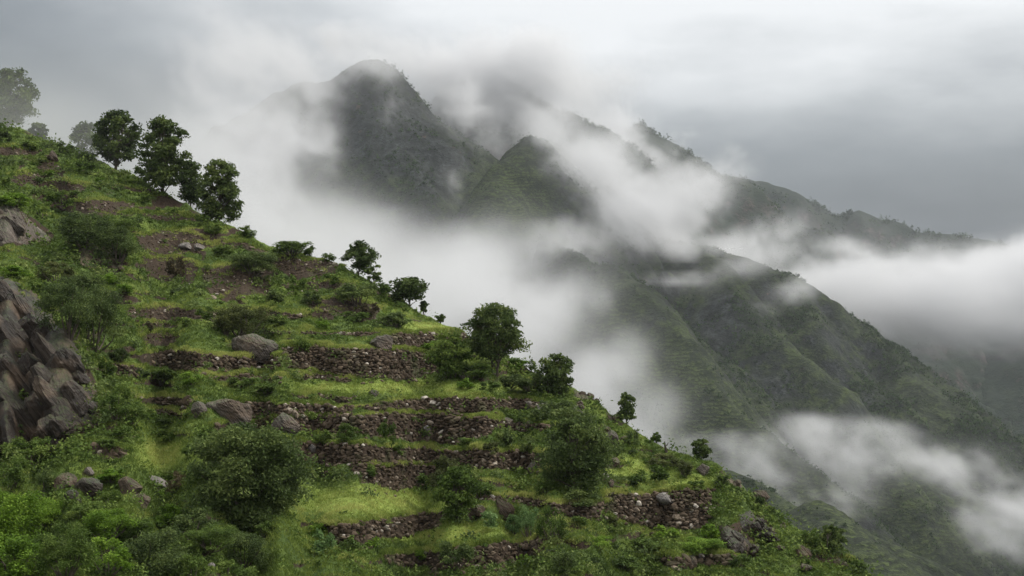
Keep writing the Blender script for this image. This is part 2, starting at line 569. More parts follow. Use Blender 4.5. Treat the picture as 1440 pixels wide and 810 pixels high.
east_ridges = [
    ([(1180, 420, 1760), (1260, 452, 1680), (1330, 470, 1600), (1400, 470, 1530), (1480, 450, 1470), (1600, 430, 1430)], .95, .0006),
    ([(1400, 470, 1530), (1420, 560, 1420), (1440, 640, 1350)], .9, .0005),
]

vg = make_mesh('valley_ground', np.array([[-1700, 5, -331.], [1700, 5, -331.], [1700, 2750, -331.], [-1700, 2750, -331.]]), np.array([[0, 1, 2, 3]]), M_mtn_far, {'lush': [0] * 4, 'rock': [0] * 4, 'terrace': [0] * 4})
tag(link('valley_ground', vg), kind='structure')

mt_peak = make_mountain('peak_mountain', peak_ridges, (-420, 230), (640, 1330), 1.6, M_mtn, seed=1, rnd=9,
                        terr=[(715, 270, 62, 70, 1.0), (500, 270, 50, 30, .5)],
                        rock=[(540, 180, 120, 100, .95), (610, 230, 70, 70, .9), (700, 345, 60, 30, .4)],
                        lush=[(715, 265, 55, 60, 1.0), (570, 250, 40, 20, .4)])
mt_shoulder = make_mountain('shoulder_mountain', back_shoulder_ridges, (-160, 330), (1100, 1480), 2.4, M_mtn_far, seed=2, rock=[(800, 190, 60, 40, .3)])
mt_spur = make_mountain('spur_mountain', spur_ridges, (-110, 350), (470, 1010), 1.3, M_mtn, seed=3, relief=.6,
                        terr=[(850, 450, 55, 60, .9), (930, 520, 80, 50, 1.0), (1000, 600, 90, 60, 1.0), (1100, 690, 90, 60, .8)],
                        rock=[(915, 445, 30, 24, .5)],
                        lush=[(880, 470, 90, 80, 1.0), (1000, 600, 140, 90, .9)])
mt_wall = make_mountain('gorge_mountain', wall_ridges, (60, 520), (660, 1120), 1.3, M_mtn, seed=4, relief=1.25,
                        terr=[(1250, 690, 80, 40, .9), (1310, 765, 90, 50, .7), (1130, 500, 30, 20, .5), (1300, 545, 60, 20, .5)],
                        rock=[(1010, 455, 55, 60, 1.0), (985, 530, 40, 60, .9), (1170, 470, 70, 40, .7), (1080, 540, 70, 40, .7), (1210, 580, 80, 50, .6), (1060, 600, 40, 40, .6)],  # rock faces, with the gully's shade put into the dark rock colour
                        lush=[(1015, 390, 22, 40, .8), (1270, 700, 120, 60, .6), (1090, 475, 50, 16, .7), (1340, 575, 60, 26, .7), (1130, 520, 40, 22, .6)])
mt_knoll = make_mountain('terraced_knoll', knoll_ridges, (-45, 260), (360, 650), 1.25, M_mtn, seed=5, relief=.3, rough=.5,
                         terr=[(1170, 740, 90, 60, 1.0), (1220, 790, 80, 50, 1.0)], lush=[(1200, 770, 110, 70, .9)])
mt_back = make_mountain('back_mountain', back_ridges, (-40, 560), (1330, 1900), 3.2, M_mtn_far, seed=6, rock=[(1070, 300, 40, 26, .6)])
mt_rear = make_mountain('rear_mountain', rear_ridges, (200, 1100), (2050, 2600), 5.0, M_mtn_far, seed=7)
mt_east = make_mountain('east_mountain', east_ridges, (300, 900), (1180, 1850), 4.0, M_mtn_far, seed=8)

scrub('peak_scrub', mt_peak, 12000, 3.2, 21, .5)
scrub('shoulder_woods', mt_shoulder, 4500, 5.0, 22, .3)
scrub('spur_scrub', mt_spur, 12000, 2.4, 23, .5)
scrub('gorge_scrub', mt_wall, 13000, 2.8, 24, .5)
scrub('knoll_scrub', mt_knoll, 1400, 1.5, 25, .4)
scrub('back_woods', mt_back, 6000, 7.5, 26, .3)
scrub('rear_woods', mt_rear, 3000, 9.0, 27, .3)

# ------------------------------------------------------------------ the near hillside
SKY = np.array([(-170, 75), (-60, 140), (0, 176), (30, 182), (60, 196), (100, 214), (135, 226), (200, 254), (245, 283), (285, 305), (320, 320), (345, 330), (380, 350), (440, 361), (480, 376), (520, 398),
                (560, 420), (600, 448), (640, 465), (690, 486), (745, 520), (790, 540), (830, 560), (860, 585), (890, 606), (930, 628), (965, 640), (1000, 655), (1030, 678), (1060, 696),
                (1085, 712), (1110, 738), (1150, 757), (1190, 781), (1215, 802), (1260, 838), (1330, 890), (1500, 1020)], float)
YSKY = np.array([(-170, 128), (0, 118), (300, 104), (500, 95), (650, 89), (800, 83), (1000, 76), (1210, 71), (1330, 68), (1500, 66)], float)
_py = np.arange(0, 1301.)
_r = np.interp(_py, [0, 190, 405, 600, 810, 1300], [.0018, .0018, .0020, .0016, .00125, .0011])
_R = np.concatenate([[0], np.cumsum(_r)[:-1]])


def skyline(px):
    return np.interp(px, SKY[:, 0], SKY[:, 1])


# terrace walls, rubble banks: key, top line, foot line, stone size (m), cover, kind, label
WALLS = [
    ('field', [(459, 737), (534, 729), (580, 724), (628, 717)], [(459, 765), (523, 761), (576, 754), (628, 737)], .20, 1.15, 'terrace_wall', 'neat dry stone wall holding up the large sunlit grass field'),
    ('bottom', [(537, 780), (618, 774), (662, 770), (737, 760), (764, 757)], [(537, 794), (631, 803), (662, 798), (740, 796), (764, 784)], .21, 1.2, 'terrace_wall', 'lowest dry stone wall, a bright grass strip along its top'),
    ('tall', [(843, 697), (907, 692), (950, 691), (1002, 687)], [(843, 716), (882, 740), (940, 744), (1002, 741)], .21, 1.15, 'terrace_wall', 'tall curved dry stone wall under the bright green tongue of field at right'),
    ('shade', [(770, 708), (800, 706), (850, 706)], [(770, 722), (800, 727), (850, 728)], .2, .9, 'terrace_wall', 'short shaded stone wall under the big leafy tree, left of the tall curved wall'),
    ('w6', [(498, 657), (560, 653), (616, 652)], [(498, 682), (560, 689), (616, 682)], .21, 1.2, 'terrace_wall', 'squat stone wall right above the large sunlit grass field'),
    ('w5', [(398, 620), (430, 622), (495, 626), (560, 628), (636, 631)], [(398, 640), (440, 653), (495, 665), (560, 656), (636, 647)], .23, 1.1, 'terrace_wall', 'broken stone wall with a fallen pale slab, right of the big round tree'),
    ('w5r', [(622, 632), (700, 633), (775, 636)], [(622, 652), (700, 660), (775, 658)], .21, 1.2, 'terrace_wall', 'long dark stone wall running in behind the big leafy tree at centre right'),
    ('w4', [(388, 587), (452, 583), (540, 579), (620, 581), (700, 586)], [(388, 600), (452, 606), (507, 609), (590, 622), (640, 621), (700, 612)], .23, 1.15, 'terrace_wall', 'long high rubble stone wall with weeds sprouting along its foot'),
    ('w3', [(505, 568), (576, 560), (673, 558), (737, 561), (760, 563)], [(505, 572), (600, 578), (645, 579), (700, 576), (760, 572)], .2, 1.2, 'terrace_wall', 'low stone wall ending in pale bluish rocks on its right'),
    ('w3l', [(322, 566), (400, 566), (500, 569)], [(322, 582), (380, 588), (452, 584), (500, 576)], .22, 1.1, 'terrace_wall', 'tumbled stone wall right of the pale domed boulder'),
    ('w3m', [(410, 556), (455, 555), (503, 556)], [(410, 559), (455, 561), (503, 561)], .17, 1.0, 'terrace_wall', 'thin line of stones edging the grass above the tumbled wall'),
    ('w3k', [(190, 558), (230, 557), (274, 560)], [(190, 562), (230, 569), (274, 573)], .2, .9, 'terrace_wall', 'short stone wall left of the pale domed boulder'),
    ('w2', [(396, 491), (432, 489), (507, 489), (562, 492), (601, 498), (624, 506)], [(396, 517), (450, 525), (507, 530), (590, 535), (624, 526)], .21, 1.2, 'terrace_wall', 'widest loose stone wall, speckled with pale stones, below the small perched boulder'),
    ('w2l', [(190, 498), (250, 491), (300, 500), (360, 505), (398, 502)], [(190, 510), (250, 521), (300, 523), (360, 523), (398, 518)], .21, 1.1, 'terrace_wall', 'ragged stone wall running left below the broad flat boulder'),
    ('w2k', [(148, 511), (172, 512), (198, 516)], [(148, 525), (172, 530), (198, 529)], .2, .7, 'terrace_wall', 'small collapsed wall end near the foot of the large bush beside the outcrop'),
    ('w1', [(384, 465), (450, 466), (536, 469)], [(384, 468), (450, 471), (536, 474)], .17, 1.1, 'terrace_wall', 'very thin line of wall stones left of the small perched boulder'),
    ('w1r', [(545, 473), (575, 468), (640, 470), (668, 473)], [(545, 486), (575, 491), (620, 491), (668, 477)], .18, 1.1, 'terrace_wall', 'dark highest wall below the ridge, right of the small perched boulder'),
    ('w13', [(300, 596), (335, 593), (368, 598)], [(300, 612), (335, 622), (368, 618)], .22, .7, 'terrace_wall', 'scattered wall stones just under the pale domed boulder'),
    ('low', [(915, 784), (960, 782), (1035, 780)], [(915, 793), (960, 799), (1035, 795)], .32, .8, 'terrace_wall', 'lowest rough wall on the right under a thick lip of grass'),
    ('edge', [(960, 691), (985, 687), (1002, 684)], [(960, 695), (985, 694), (1002, 692)], .2, .8, 'terrace_wall', 'line of rocks on the outer rim of the tongue shaped field'),
    ('w12', [(176, 436), (230, 433), (306, 437)], [(176, 448), (230, 455), (306, 452)], .22, .6, 'rubble_wall', 'stone strewn bank between the large bush and the olive bush'),
    ('k2', [(193, 457), (220, 455), (250, 458)], [(193, 463), (220, 465), (250, 463)], .2, .6, 'rubble_wall', 'little dark earth bank with a rounded grass cap right of the large bush'),
    ('k3', [(198, 471), (225, 469), (255, 472)], [(198, 484), (225, 487), (255, 482)], .2, .6, 'rubble_wall', 'small stony step just above the ragged wall, right of the large bush'),
    ('u1', [(375, 362), (420, 364), (455, 367), (480, 372)], [(375, 380), (420, 390), (455, 386), (480, 381)], .24, .75, 'rubble_wall', 'pale stones spilling from the bank just under the ridge bushes'),
    ('u2', [(282, 376), (320, 372), (385, 382)], [(282, 412), (330, 420), (390, 412)], .22, .45, 'rubble_wall', 'wide brown scree bank in the middle of the upper slope'),
    ('u3', [(190, 331), (235, 325), (270, 328), (292, 338)], [(190, 352), (235, 358), (270, 356), (292, 348)], .22, .55, 'rubble_wall', 'brown stone bank below the dark ridge trees with few white stones'),
    ('u4', [(200, 365), (240, 360), (280, 372)], [(200, 392), (240, 400), (280, 396)], .2, .3, 'rubble_wall', 'dark earthy bank behind the reddish bush on the upper slope'),
    ('u5', [(103, 284), (140, 281), (190, 286)], [(103, 298), (140, 305), (190, 297)], .22, .5, 'rubble_wall', 'brown bank with small stones left of the tallest ridge tree, lower of two'),
    ('u6', [(62, 256), (90, 254), (122, 262)], [(62, 266), (90, 272), (122, 272)], .22, .45, 'rubble_wall', 'upper brown bank below the lone round tree on the left ridge'),
    ('u7', [(18, 245), (45, 242), (68, 250)], [(18, 253), (45, 258), (68, 258)], .2, .4, 'rubble_wall', 'thin brown bank at the far left, between grassy humps'),
    ('u8', [(48, 229), (70, 227), (94, 236)], [(48, 240), (70, 245), (94, 246)], .2, .4, 'rubble_wall', 'dark bank right under the pointed dark rock'),
    ('u9', [(-40, 205), (0, 207), (56, 214)], [(-40, 214), (0, 219), (56, 220)], .22, .5, 'rubble_wall', 'reddish stone bank highest up at the left edge'),
    ('u10', [(430, 425), (480, 420), (535, 432)], [(430, 442), (480, 446), (535, 448)], .2, .35, 'rubble_wall', 'shadowy brown bank below the dark bush near the ridge'),
    ('x3', [(418, 529), (455, 528), (496, 531)], [(418, 534), (455, 535), (496, 536)], .18, 1.0, 'terrace_wall', 'little stone edging low in the grass right under the widest loose wall'),
    ('x5', [(668, 697), (715, 698), (772, 701)], [(668, 704), (715, 709), (772, 712)], .2, 1.0, 'terrace_wall', 'dark low wall between the leaning triangular slab and the big leafy tree'),
    ('x8', [(286, 531), (340, 529), (402, 533)], [(286, 536), (340, 537), (402, 538)], .19, .9, 'terrace_wall', 'low stony edge on the grass above the large domed boulder'),
    ('x9', [(196, 577), (232, 575), (262, 580)], [(196, 583), (232, 584), (262, 586)], .2, .9, 'terrace_wall', 'tiny stone edge between the outcrop foot bushes and the domed boulder'),
    ('x11', [(312, 441), (380, 437), (428, 442)], [(312, 448), (380, 447), (428, 448)], .2, .8, 'terrace_wall', 'thin old wall line behind the olive bush'),
    ('x12', [(395, 397), (450, 395), (505, 402)], [(395, 405), (450, 406), (505, 408)], .2, .6, 'rubble_wall', 'narrow stony step below the pale spilled stones'),
    ('x13', [(196, 302), (240, 299), (286, 308)], [(196, 309), (240, 309), (286, 313)], .2, .6, 'rubble_wall', 'narrow brown step right below the tallest ridge tree'),
    ('x14', [(296, 343), (335, 341), (372, 352)], [(296, 350), (335, 351), (372, 358)], .2, .6, 'rubble_wall', 'narrow brown step near the ridge, right of the lowest big ridge tree'),
    ('x15', [(690, 590), (730, 592), (776, 600)], [(690, 602), (730, 607), (776, 607)], .2, .7, 'terrace_wall', 'rough stones under the dark ledge bushes right of the long rubble wall'),
    ('x16', [(830, 650), (850, 649), (880, 656)], [(830, 654), (850, 656), (880, 660)], .2, .7, 'terrace_wall', 'short stony lip on the slope below the small dark crest bush'),
    ('e1', [(118, 630), (150, 628), (180, 632)], [(118, 646), (150, 652), (180, 646)], .3, .45, 'rubble_wall', 'raw earth step under a lip of grass at the foot of the large outcrop'),
]
# hidden steep steps of the ground where the big outcrops sit: (top line, foot line)
STEPS = [
    ([(-170, 375), (0, 392), (40, 415), (80, 455), (120, 510), (146, 570)], [(-170, 640), (0, 640), (60, 640), (100, 625), (130, 605), (146, 590)]),
    ([(-170, 280), (0, 288), (30, 296), (78, 330)], [(-170, 345), (0, 345), (50, 347), (78, 344)]),
    ([(108, 345), (150, 350), (178, 362)], [(108, 372), (150, 386), (178, 388)]),
    ([(1000, 736), (1040, 730), (1062, 760), (1074, 775)], [(1000, 750), (1040, 782), (1062, 786), (1074, 780)]),
    ([(1036, 722), (1070, 724), (1098, 752)], [(1036, 735), (1070, 764), (1098, 768)]),
]


def interval(px, top, bot, taper=9):
    t = np.array(top, float)
    b = np.array(bot, float)
    x0, x1 = t[0, 0], t[-1, 0]
    yt = np.interp(px, t[:, 0], t[:, 1])
    yb = np.interp(px, b[:, 0], b[:, 1])
    f = np.clip(np.minimum((px - x0) / taper, (x1 - px) / taper) + .12, 0, 1)
    f = np.where((px < x0) | (px > x1), 0, f)
    return yt, yt + (yb - yt) * f, f


PX0, PX1, NC, NR = -170.0, 1500.0, 1000, 620
PYB = 1090.0
pxs = np.linspace(PX0, PX1, NC)
vv = np.linspace(0, 1, NR) ** 1.0
COLPX = np.repeat(pxs[:, None], NR, 1)
sk = skyline(pxs) + 1.6 * fbm(pxs / 22, .3, .7, 3) * 2
COLPY = sk[:, None] + (PYB - sk[:, None]) * vv[None, :]
steepness = np.zeros((NC, NR))
wallmask = np.zeros((NC, NR))
earth = np.zeros((NC, NR))
for (_k, top, bot, _s, _c, kd, _l) in WALLS:
    yt, yb, f = interval(pxs, top, bot)
    ins = sstep(-1.2, .6, COLPY - yt[:, None]) * sstep(-1.2, .6, yb[:, None] - COLPY) * (f > 0)[:, None]
    steepness = np.maximum(steepness, ins * (1 if kd == 'terrace_wall' else .75))
    wallmask = np.maximum(wallmask, ins)
    soft = sstep(-3, 2, COLPY - yt[:, None]) * sstep(-4, 2, yb[:, None] - COLPY) * (f > 0)[:, None]
    earth = np.maximum(earth, soft * (1 if kd == 'terrace_wall' else .8))
for top, bot in STEPS:
    yt, yb, f = interval(pxs, top, bot)
    ins = sstep(-3, 3, COLPY - yt[:, None]) * sstep(-3, 3, yb[:, None] - COLPY) * (f > 0)[:, None]
    steepness = np.maximum(steepness, ins * .8)
    earth = np.maximum(earth, ins * .8)
# natural ledges: short level banks with a soil face that also stands in for their shade, stepping up between the walls
lx, ly = COLPX / 62.0, (COLPY - .12 * (COLPX - 600)) / 9.5
led = fbm(lx + .5 * fbm(lx * 2, ly * .5, 3.1, 2), ly * .62, 5.7, 3, .55)
FIELDS = [(510, 706, 110, 22), (620, 752, 110, 13), (960, 677, 60, 11), (230, 640, 55, 24), (560, 545, 170, 10), (600, 460, 60, 6), (640, 581, 60, 4), (420, 571, 60, 4), (880, 655, 45, 16), (560, 487, 90, 4)]
field = np.zeros((NC, NR))
for a, b, c, d in FIELDS:
    field = np.maximum(field, np.exp(-(((COLPX - a) / c) ** 2 + ((COLPY - b) / d) ** 2) ** 2))
wall_near = np.zeros((NC, NR))
for (_k, top, bot, _s, _c, kd, _l) in WALLS:
    if kd == 'terrace_wall':
        yt, yb, f = interval(pxs, top, bot)
        wall_near = np.maximum(wall_near, sstep(-13, -5, COLPY - yt[:, None]) * sstep(-9, -3, yb[:, None] - COLPY) * (f > 0)[:, None])
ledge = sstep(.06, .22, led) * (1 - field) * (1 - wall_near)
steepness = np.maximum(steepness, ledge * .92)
earth = np.maximum(earth, ledge * (.50 + .35 * sstep(480, 400, COLPY) + .9 * fbm(COLPX / 40, COLPY / 25, 8.8, 3)).clip(0, .95))  # soil on the ledge faces also serves as painted shade under the lips
rate = np.interp(COLPY, _py, _r)
dpy = np.gradient(COLPY, axis=1)
w = rate * (1 - .86 * steepness)
tot = (rate * dpy).sum(1)
w = w * (tot / (w * dpy).sum(1))[:, None]
cum = np.concatenate([np.zeros((NC, 1)), np.cumsum((w * dpy)[:, :-1], 1)], 1)
cum0 = np.concatenate([np.zeros((NC, 1)), np.cumsum((rate * dpy)[:, :-1], 1)], 1)
kern = np.exp(-(np.arange(-30, 31) / 8.0) ** 2)
kern /= kern.sum()
dev = np.pad(cum - cum0, ((30, 30), (0, 0)), mode='edge')
cum = cum0 + sum(kern[i] * dev[i:i + NC] for i in range(61))
DIST = np.interp(pxs, YSKY[:, 0], YSKY[:, 1])[:, None] * np.exp(-cum)
HP = at(COLPX, COLPY, DIST)
field *= (1 - np.clip(earth * 1.2, 0, 1))
hx, hy, hz = HP[..., 0], HP[..., 1], HP[..., 2]
calm = (1 - .75 * field) * (1 - .6 * steepness)
HP[..., 2] += calm * (.52 * fbm(hx / 3.2, hy / 3.2, .5, 4) + .36 * np.abs(fbm(hx / .9, hy / .9, 4.5, 3)))
HP[..., 1] += steepness * .22 * fbm(hx / .9, hz / .5, 2.5, 3) + calm * .25 * fbm(hx / 2, hz / 2, 7.5, 3)
earth = np.clip(earth + .55 * sstep(.18, .45, fbm(hx / 5.5, hy / 5.5, 9.5, 4)) * (1 - field) * (1 - earth), 0, 1)

# the far flank, falling away behind the skyline
NB = 46
dd = np.concatenate([[0], np.cumsum(np.geomspace(.25, 12, NB))])[1:]
ksky = (405 - sk) / F
top0 = HP[:, 0, :]
Yb = top0[:, 1][:, None] + dd[None, :]
d2 = np.maximum(dd[None, :] - np.interp(pxs, [-170, 70, 150, 240], [75, 62, 14, 0])[:, None], 0)
Zb = top0[:, 2][:, None] + ksky[:, None] * dd - (.016 * dd + .016 * np.minimum(d2, 26) ** 2 + .83 * np.maximum(d2 - 26, 0))
Xb = (pxs[:, None] - 720) / F * Yb
Zb = np.maximum(Zb + .3 * fbm(Xb / 3, Yb / 3, .9, 3), -329)
BK = np.stack([Xb, Yb, Zb], -1)[:, ::-1]
ALL = np.concatenate([BK, HP], 1)
pad = np.zeros((NC, NB))
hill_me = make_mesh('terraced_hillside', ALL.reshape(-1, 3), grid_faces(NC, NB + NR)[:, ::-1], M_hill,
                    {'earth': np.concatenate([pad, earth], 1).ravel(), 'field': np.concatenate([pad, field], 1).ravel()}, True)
tag(link('terraced_hillside', hill_me), kind='structure')


def P(px, py):
    """the ground point seen at photo pixel (px, py)"""
    px = np.asarray(px, float)
    py = np.asarray(py, float)
    c = np.clip((px - PX0) / (PX1 - PX0) * (NC - 1), 0, NC - 1.001)
    c0 = c.astype(int)
    fc = (c - c0)
    s = sk[c0] * (1 - fc) + sk[c0 + 1] * fc
    r = np.clip((py - s) / (PYB - s) * (NR - 1), 0, NR - 1.001)
    r0 = r.astype(int)
    fr = (r - r0)[..., None]
    fc = fc[..., None]
    return (HP[c0, r0] * (1 - fr) + HP[c0, r0 + 1] * fr) * (1 - fc) + (HP[c0 + 1, r0] * (1 - fr) + HP[c0 + 1, r0 + 1] * fr) * fc


def sample_grid(A, px, py):
    c0 = np.clip(((px - PX0) / (PX1 - PX0) * (NC - 1)).astype(int), 0, NC - 1)
    r0 = np.clip(((py - sk[c0]) / (PYB - sk[c0]) * (NR - 1)).astype(int), 0, NR - 1)
    return A[c0, r0]


# ------------------------------------------------------------------ stones
def icosphere(sub):
    import bmesh
    bm = bmesh.new()
    bmesh.ops.create_icosphere(bm, subdivisions=sub, radius=1)
    V = np.array([v.co[:] for v in bm.verts])
    Fc = np.array([[v.index for v in f.verts] for f in bm.faces])
    bm.free()
    return V, Fc


ICO = {k: icosphere(k) for k in (1, 2, 4, 5)}


def faceted(V, r, n=12, lo=.62, hi=.95):
    """push a unit sphere into a flat-sided stone"""
    N = r.normal(size=(n, 3))
    N /= np.linalg.norm(N, axis=1)[:, None]
    D = r.uniform(lo, hi, n)
    dots = V @ N.T
    q = np.where(dots > 1e-3, D[None, :] / np.maximum(dots, 1e-3), 1e9)
    return V * np.minimum(q.min(1), 1.0)[:, None]


_r0 = np.random.default_rng(11)
STONES = []
for _ in range(24):
    V, Fc = ICO[1 if _ % 3 else 2]
    STONES.append((faceted(V, _r0, 9), Fc))


def rotm(r, n, amt=1.0):
    a = r.normal(size=(n, 3)) * amt
    cx, sx = np.cos(a[:, 0]), np.sin(a[:, 0])
    cy, sy = np.cos(a[:, 1]), np.sin(a[:, 1])
    cz, sz = np.cos(a[:, 2]), np.sin(a[:, 2])
    R = np.empty((n, 3, 3))
    R[:, 0] = np.stack([cz * cy, cz * sy * sx - sz * cx, cz * sy * cx + sz * sx], 1)
    R[:, 1] = np.stack([sz * cy, sz * sy * sx + cz * cx, sz * sy * cx - cz * sx], 1)
    R[:, 2] = np.stack([-sy, cy * sx, cy * cx], 1)
    return R


def stone_cloud(pos, size, r, aspect=(1, .8, .62), amt=.35):
    Vs, Fs, Ts, off = [], [], [], 0
    n = len(pos)
    R = rotm(r, n, amt)
    tint = np.clip(r.beta(1.8, 2.6, n) * .9 + (r.random(n) < .09) * r.uniform(.3, .6, n), 0, 1)
    for i in range(n):
        V, Fc = STONES[r.integers(len(STONES))]
        sc = size[i] * np.array(aspect) * r.uniform(.7, 1.3, 3) * .62
        v = (V * sc) @ R[i].T + pos[i]
        Vs.append(v)
        Fs.append(Fc + off)
        Ts.append(np.full(len(V), tint[i]))
        off += len(V)
    return np.concatenate(Vs), np.concatenate(Fs), np.concatenate(Ts)


for wi, (key, top, bot, size, cover, kd, label) in enumerate(WALLS):
    r = np.random.default_rng(100 + wi)
    x0, x1 = top[0][0], top[-1][0]
    L = []
    midY = float(P(np.array([(x0 + x1) / 2]), np.array([(top[0][1] + bot[0][1]) / 2]))[0, 1])
    spx = size / midY * F
    x = x0
    while x < x1:
        yt, yb, f = interval(np.array([x]), top, bot)
        yt, yb = float(yt[0]), float(yb[0])
        sy = spx * .62
        nrow = max(1, int(round((yb - yt + 1) / sy)))
        for k in range(nrow):
            pr = cover if cover > 1 else cover * (1.15 - .3 * k / nrow)
            if r.random() < pr:
                L.append((x + r.uniform(-.5, .5) * spx + (k % 2) * spx * .5, yt + (k + .45 + r.uniform(-.25, .25)) * (yb - yt) / nrow))
        x += spx * .86
    # stones that have rolled just below the foot
    for k in range(int(len(L) * (.06 if kd == 'terrace_wall' else .2))):
        xx = r.uniform(x0, x1)
        yt, yb, f = interval(np.array([xx]), top, bot)
        L.append((xx, float(yb[0]) + min(abs(r.normal()), 1.4) * spx * 1.0))
    L = np.array(L)
    pos = P(L[:, 0], L[:, 1])
    sz = size * np.exp(r.normal(size=len(L)) * .28) * (1.0 if kd == 'terrace_wall' else .85)
    if kd == 'terrace_wall':
        pos[:, 1] -= .16
    V, Fc, T = stone_cloud(pos, sz, r)
    # packed earth core that the stones sit in
    m_ = 40
    cx = np.linspace(x0, x1, m_)
    yt, yb, f = interval(cx, top, bot)
    core = np.stack([P(cx, yt + (yb - yt) * q) for q in (0, .33, .66, 1)], 1)
    core[:, 1:3, 1] -= .01
    core = np.concatenate([core, core[:, ::-1] + np.array([0, .35, -.12])], 1)
    core = np.concatenate([core, core[:, :1]], 1)
    cf = grid_faces(m_, 9)
    ct = np.concatenate([cf[:, [0, 1, 2]], cf[:, [0, 2, 3]]])
    V, Fc, T = np.concatenate([V, core.reshape(-1, 3)]), np.concatenate([Fc, ct + len(V)]), np.concatenate([T, np.full(m_ * 9, .02)])
    c = pos.mean(0)
    o = link(kd, make_mesh(kd, V - c, Fc, M_stone, {'tint': T}), loc=c)
    tag(o, label, 'wall' if kd == 'terrace_wall' else 'stone bank', 'terrace walls stepping up the hillside' if kd == 'terrace_wall' else 'stony banks on the upper slope')


# ------------------------------------------------------------------ boulders
def boulder(name, px, py, wpx, hpx, mat, label, seed, tilt=0.0, depth=1.2, sink=.55, cat='boulder', grp='boulders lying on the terraces', n=11, taper=0.0):
    r = np.random.default_rng(seed)
    V, Fc = ICO[5]
    g = P(np.array([px]), np.array([py]))[0]
    d = g[1]
    w, h = wpx / F * d * 1.06, hpx / F * d * .9
    v = faceted(V, r, n, .55, .9)
    v = v / (np.abs(v).max(0))
    nn = fbm(v[:, 0] * 1.6 + seed, v[:, 1] * 1.6, v[:, 2] * 1.6, 4)
    n2 = ridged(v[:, 0] * 1.2 + seed, v[:, 1] * 1.2, v[:, 2] * 3.5 + v[:, 0] * 1.5, 4, .6)
    v = v * (1 + .14 * nn + .09 * n2)[:, None]
    if taper:
        k = 1 - taper * (v[:, 2] + 1) / 2
        v[:, 0] *= k
        v[:, 1] *= k
    v = v * np.array([w / 2, w / 2 * depth, h / 2 * (1 + sink)])
    a = math.radians(tilt)
    x, z = v[:, 0] * math.cos(a) - v[:, 2] * math.sin(a), v[:, 0] * math.sin(a) + v[:, 2] * math.cos(a)
    v = np.stack([x, v[:, 1], z], 1)
    v[:, 2] += h / 2 * (1 - sink)
    o = link(name, make_mesh(name, v, Fc, mat, smooth=False), loc=g)
    return tag(o, label, cat, grp)


boulder('boulder', 366, 503, 74, 32, M_rock_grey, 'broad flat grey boulder below the olive bush', 1, -8, .8)
boulder('boulder', 337, 490, 20, 16, M_rock_grey, 'small rounded boulder touching the left of the broad flat boulder', 2)
boulder('boulder', 536, 487, 30, 18, M_rock_grey, 'small pale boulder perched on a wall end near the ridge', 3, 5)
boulder('boulder', 320, 592, 62, 32, M_rock_grey, 'large pale domed boulder in the middle of the left terraces', 4, -5, .8)
boulder('boulder', 278, 582, 22, 18, M_rock_grey, 'smaller boulder at the left of the large domed boulder', 5)
boulder('boulder', 399, 608, 40, 24, M_rock_grey, 'smooth grey boulder half buried right of the domed boulder', 6, -12)
boulder('boulder', 216, 684, 44, 22, M_rock_pale, 'pale tilted slab in front of the small sloping meadow', 7, -22, .8, .2)
boulder('boulder', 120, 691, 46, 28, M_rock_dark, 'dark overhanging slab with a pale flat top near the lower left bushes', 8, -6, .9, .1)
boulder('boulder', 92, 684, 30, 22, M_rock_brown, 'brown rock leaning on the left of the dark overhanging slab', 9, 10)
boulder('boulder', 124, 668, 14, 9, M_rock_pale, 'little pale rock behind the dark overhanging slab', 10)
boulder('boulder', 182, 688, 30, 26, M_rock_brown, 'brown upright rock just left of the pale tilted slab', 11, 0, .9)
boulder('boulder', 103, 709, 26, 16, M_rock_dark, 'wet dark rock below the dark overhanging slab', 12, -10)
boulder('boulder', 197, 717, 30, 18, M_rock_brown, 'brown rock among red earth, below the pale tilted slab', 13)
boulder('boulder', 708, 731, 34, 36, M_rock_brown, 'leaning triangular brown slab left of the pale shrubs', 14, 24, .7, .2, taper=.55)
boulder('boulder', 672, 722, 20, 14, M_rock_brown, 'rounded brown rock left of the leaning triangular slab', 15)
boulder('boulder', 937, 703, 26, 11, M_rock_pale, 'flat pale slab on top of the tall curved wall', 16, -5)
boulder('boulder', 987, 667, 20, 14, M_rock_grey, 'grey rock beneath the little tree on the right ridge', 17, 5)
boulder('boulder', 712, 601, 22, 18, M_rock_dark, 'dark rock set into the ledge left of the big leafy tree', 18)
boulder('boulder', 525, 555, 15, 9, M_rock_dark, 'small dark rock alone on the long grass terrace', 19, 0)
boulder('boulder', 73, 228, 20, 17, M_rock_dark, 'pointed dark rock on the upper left skyline', 20, 0, .8, .2, taper=.6)
boulder('boulder', 750, 663, 16, 12, M_rock_grey, 'grey rock at the wall foot behind the big leafy tree', 21)
boulder('boulder', 851, 672, 10, 9, M_rock_pale, 'pale stone on a stony heap right of the big leafy tree', 22)
boulder('boulder', 854, 686, 18, 14, M_rock_brown, 'brown stone heap rock just above the tongue of field', 23)
boulder('boulder', 920, 664, 9, 6, M_rock_pale, 'small white stone on the right hand grass slope', 24)
boulder('boulder', 864, 652, 16, 10, M_rock_brown, 'brown slab lying on the open grass slope right of the leafy tree', 25, -20)
boulder('boulder', 879, 620, 14, 10, M_rock_brown, 'reddish rock under the slim tree on the ridge', 26)
boulder('boulder', 859, 620, 22, 16, M_rock_grey, 'pale slab half way down the rocky crest', 27, -35)
boulder('boulder', 763, 574, 14, 12, M_rock_pale, 'bluish pale rock at the right end of the low wall', 28)
boulder('boulder', 745, 572, 12, 10, M_rock_pale, 'pale rock second from the right end of the low wall', 29)
boulder('boulder', 437, 634, 16, 12, M_rock_pale, 'pale fallen slab lying on the broken wall', 30, 35, .6)
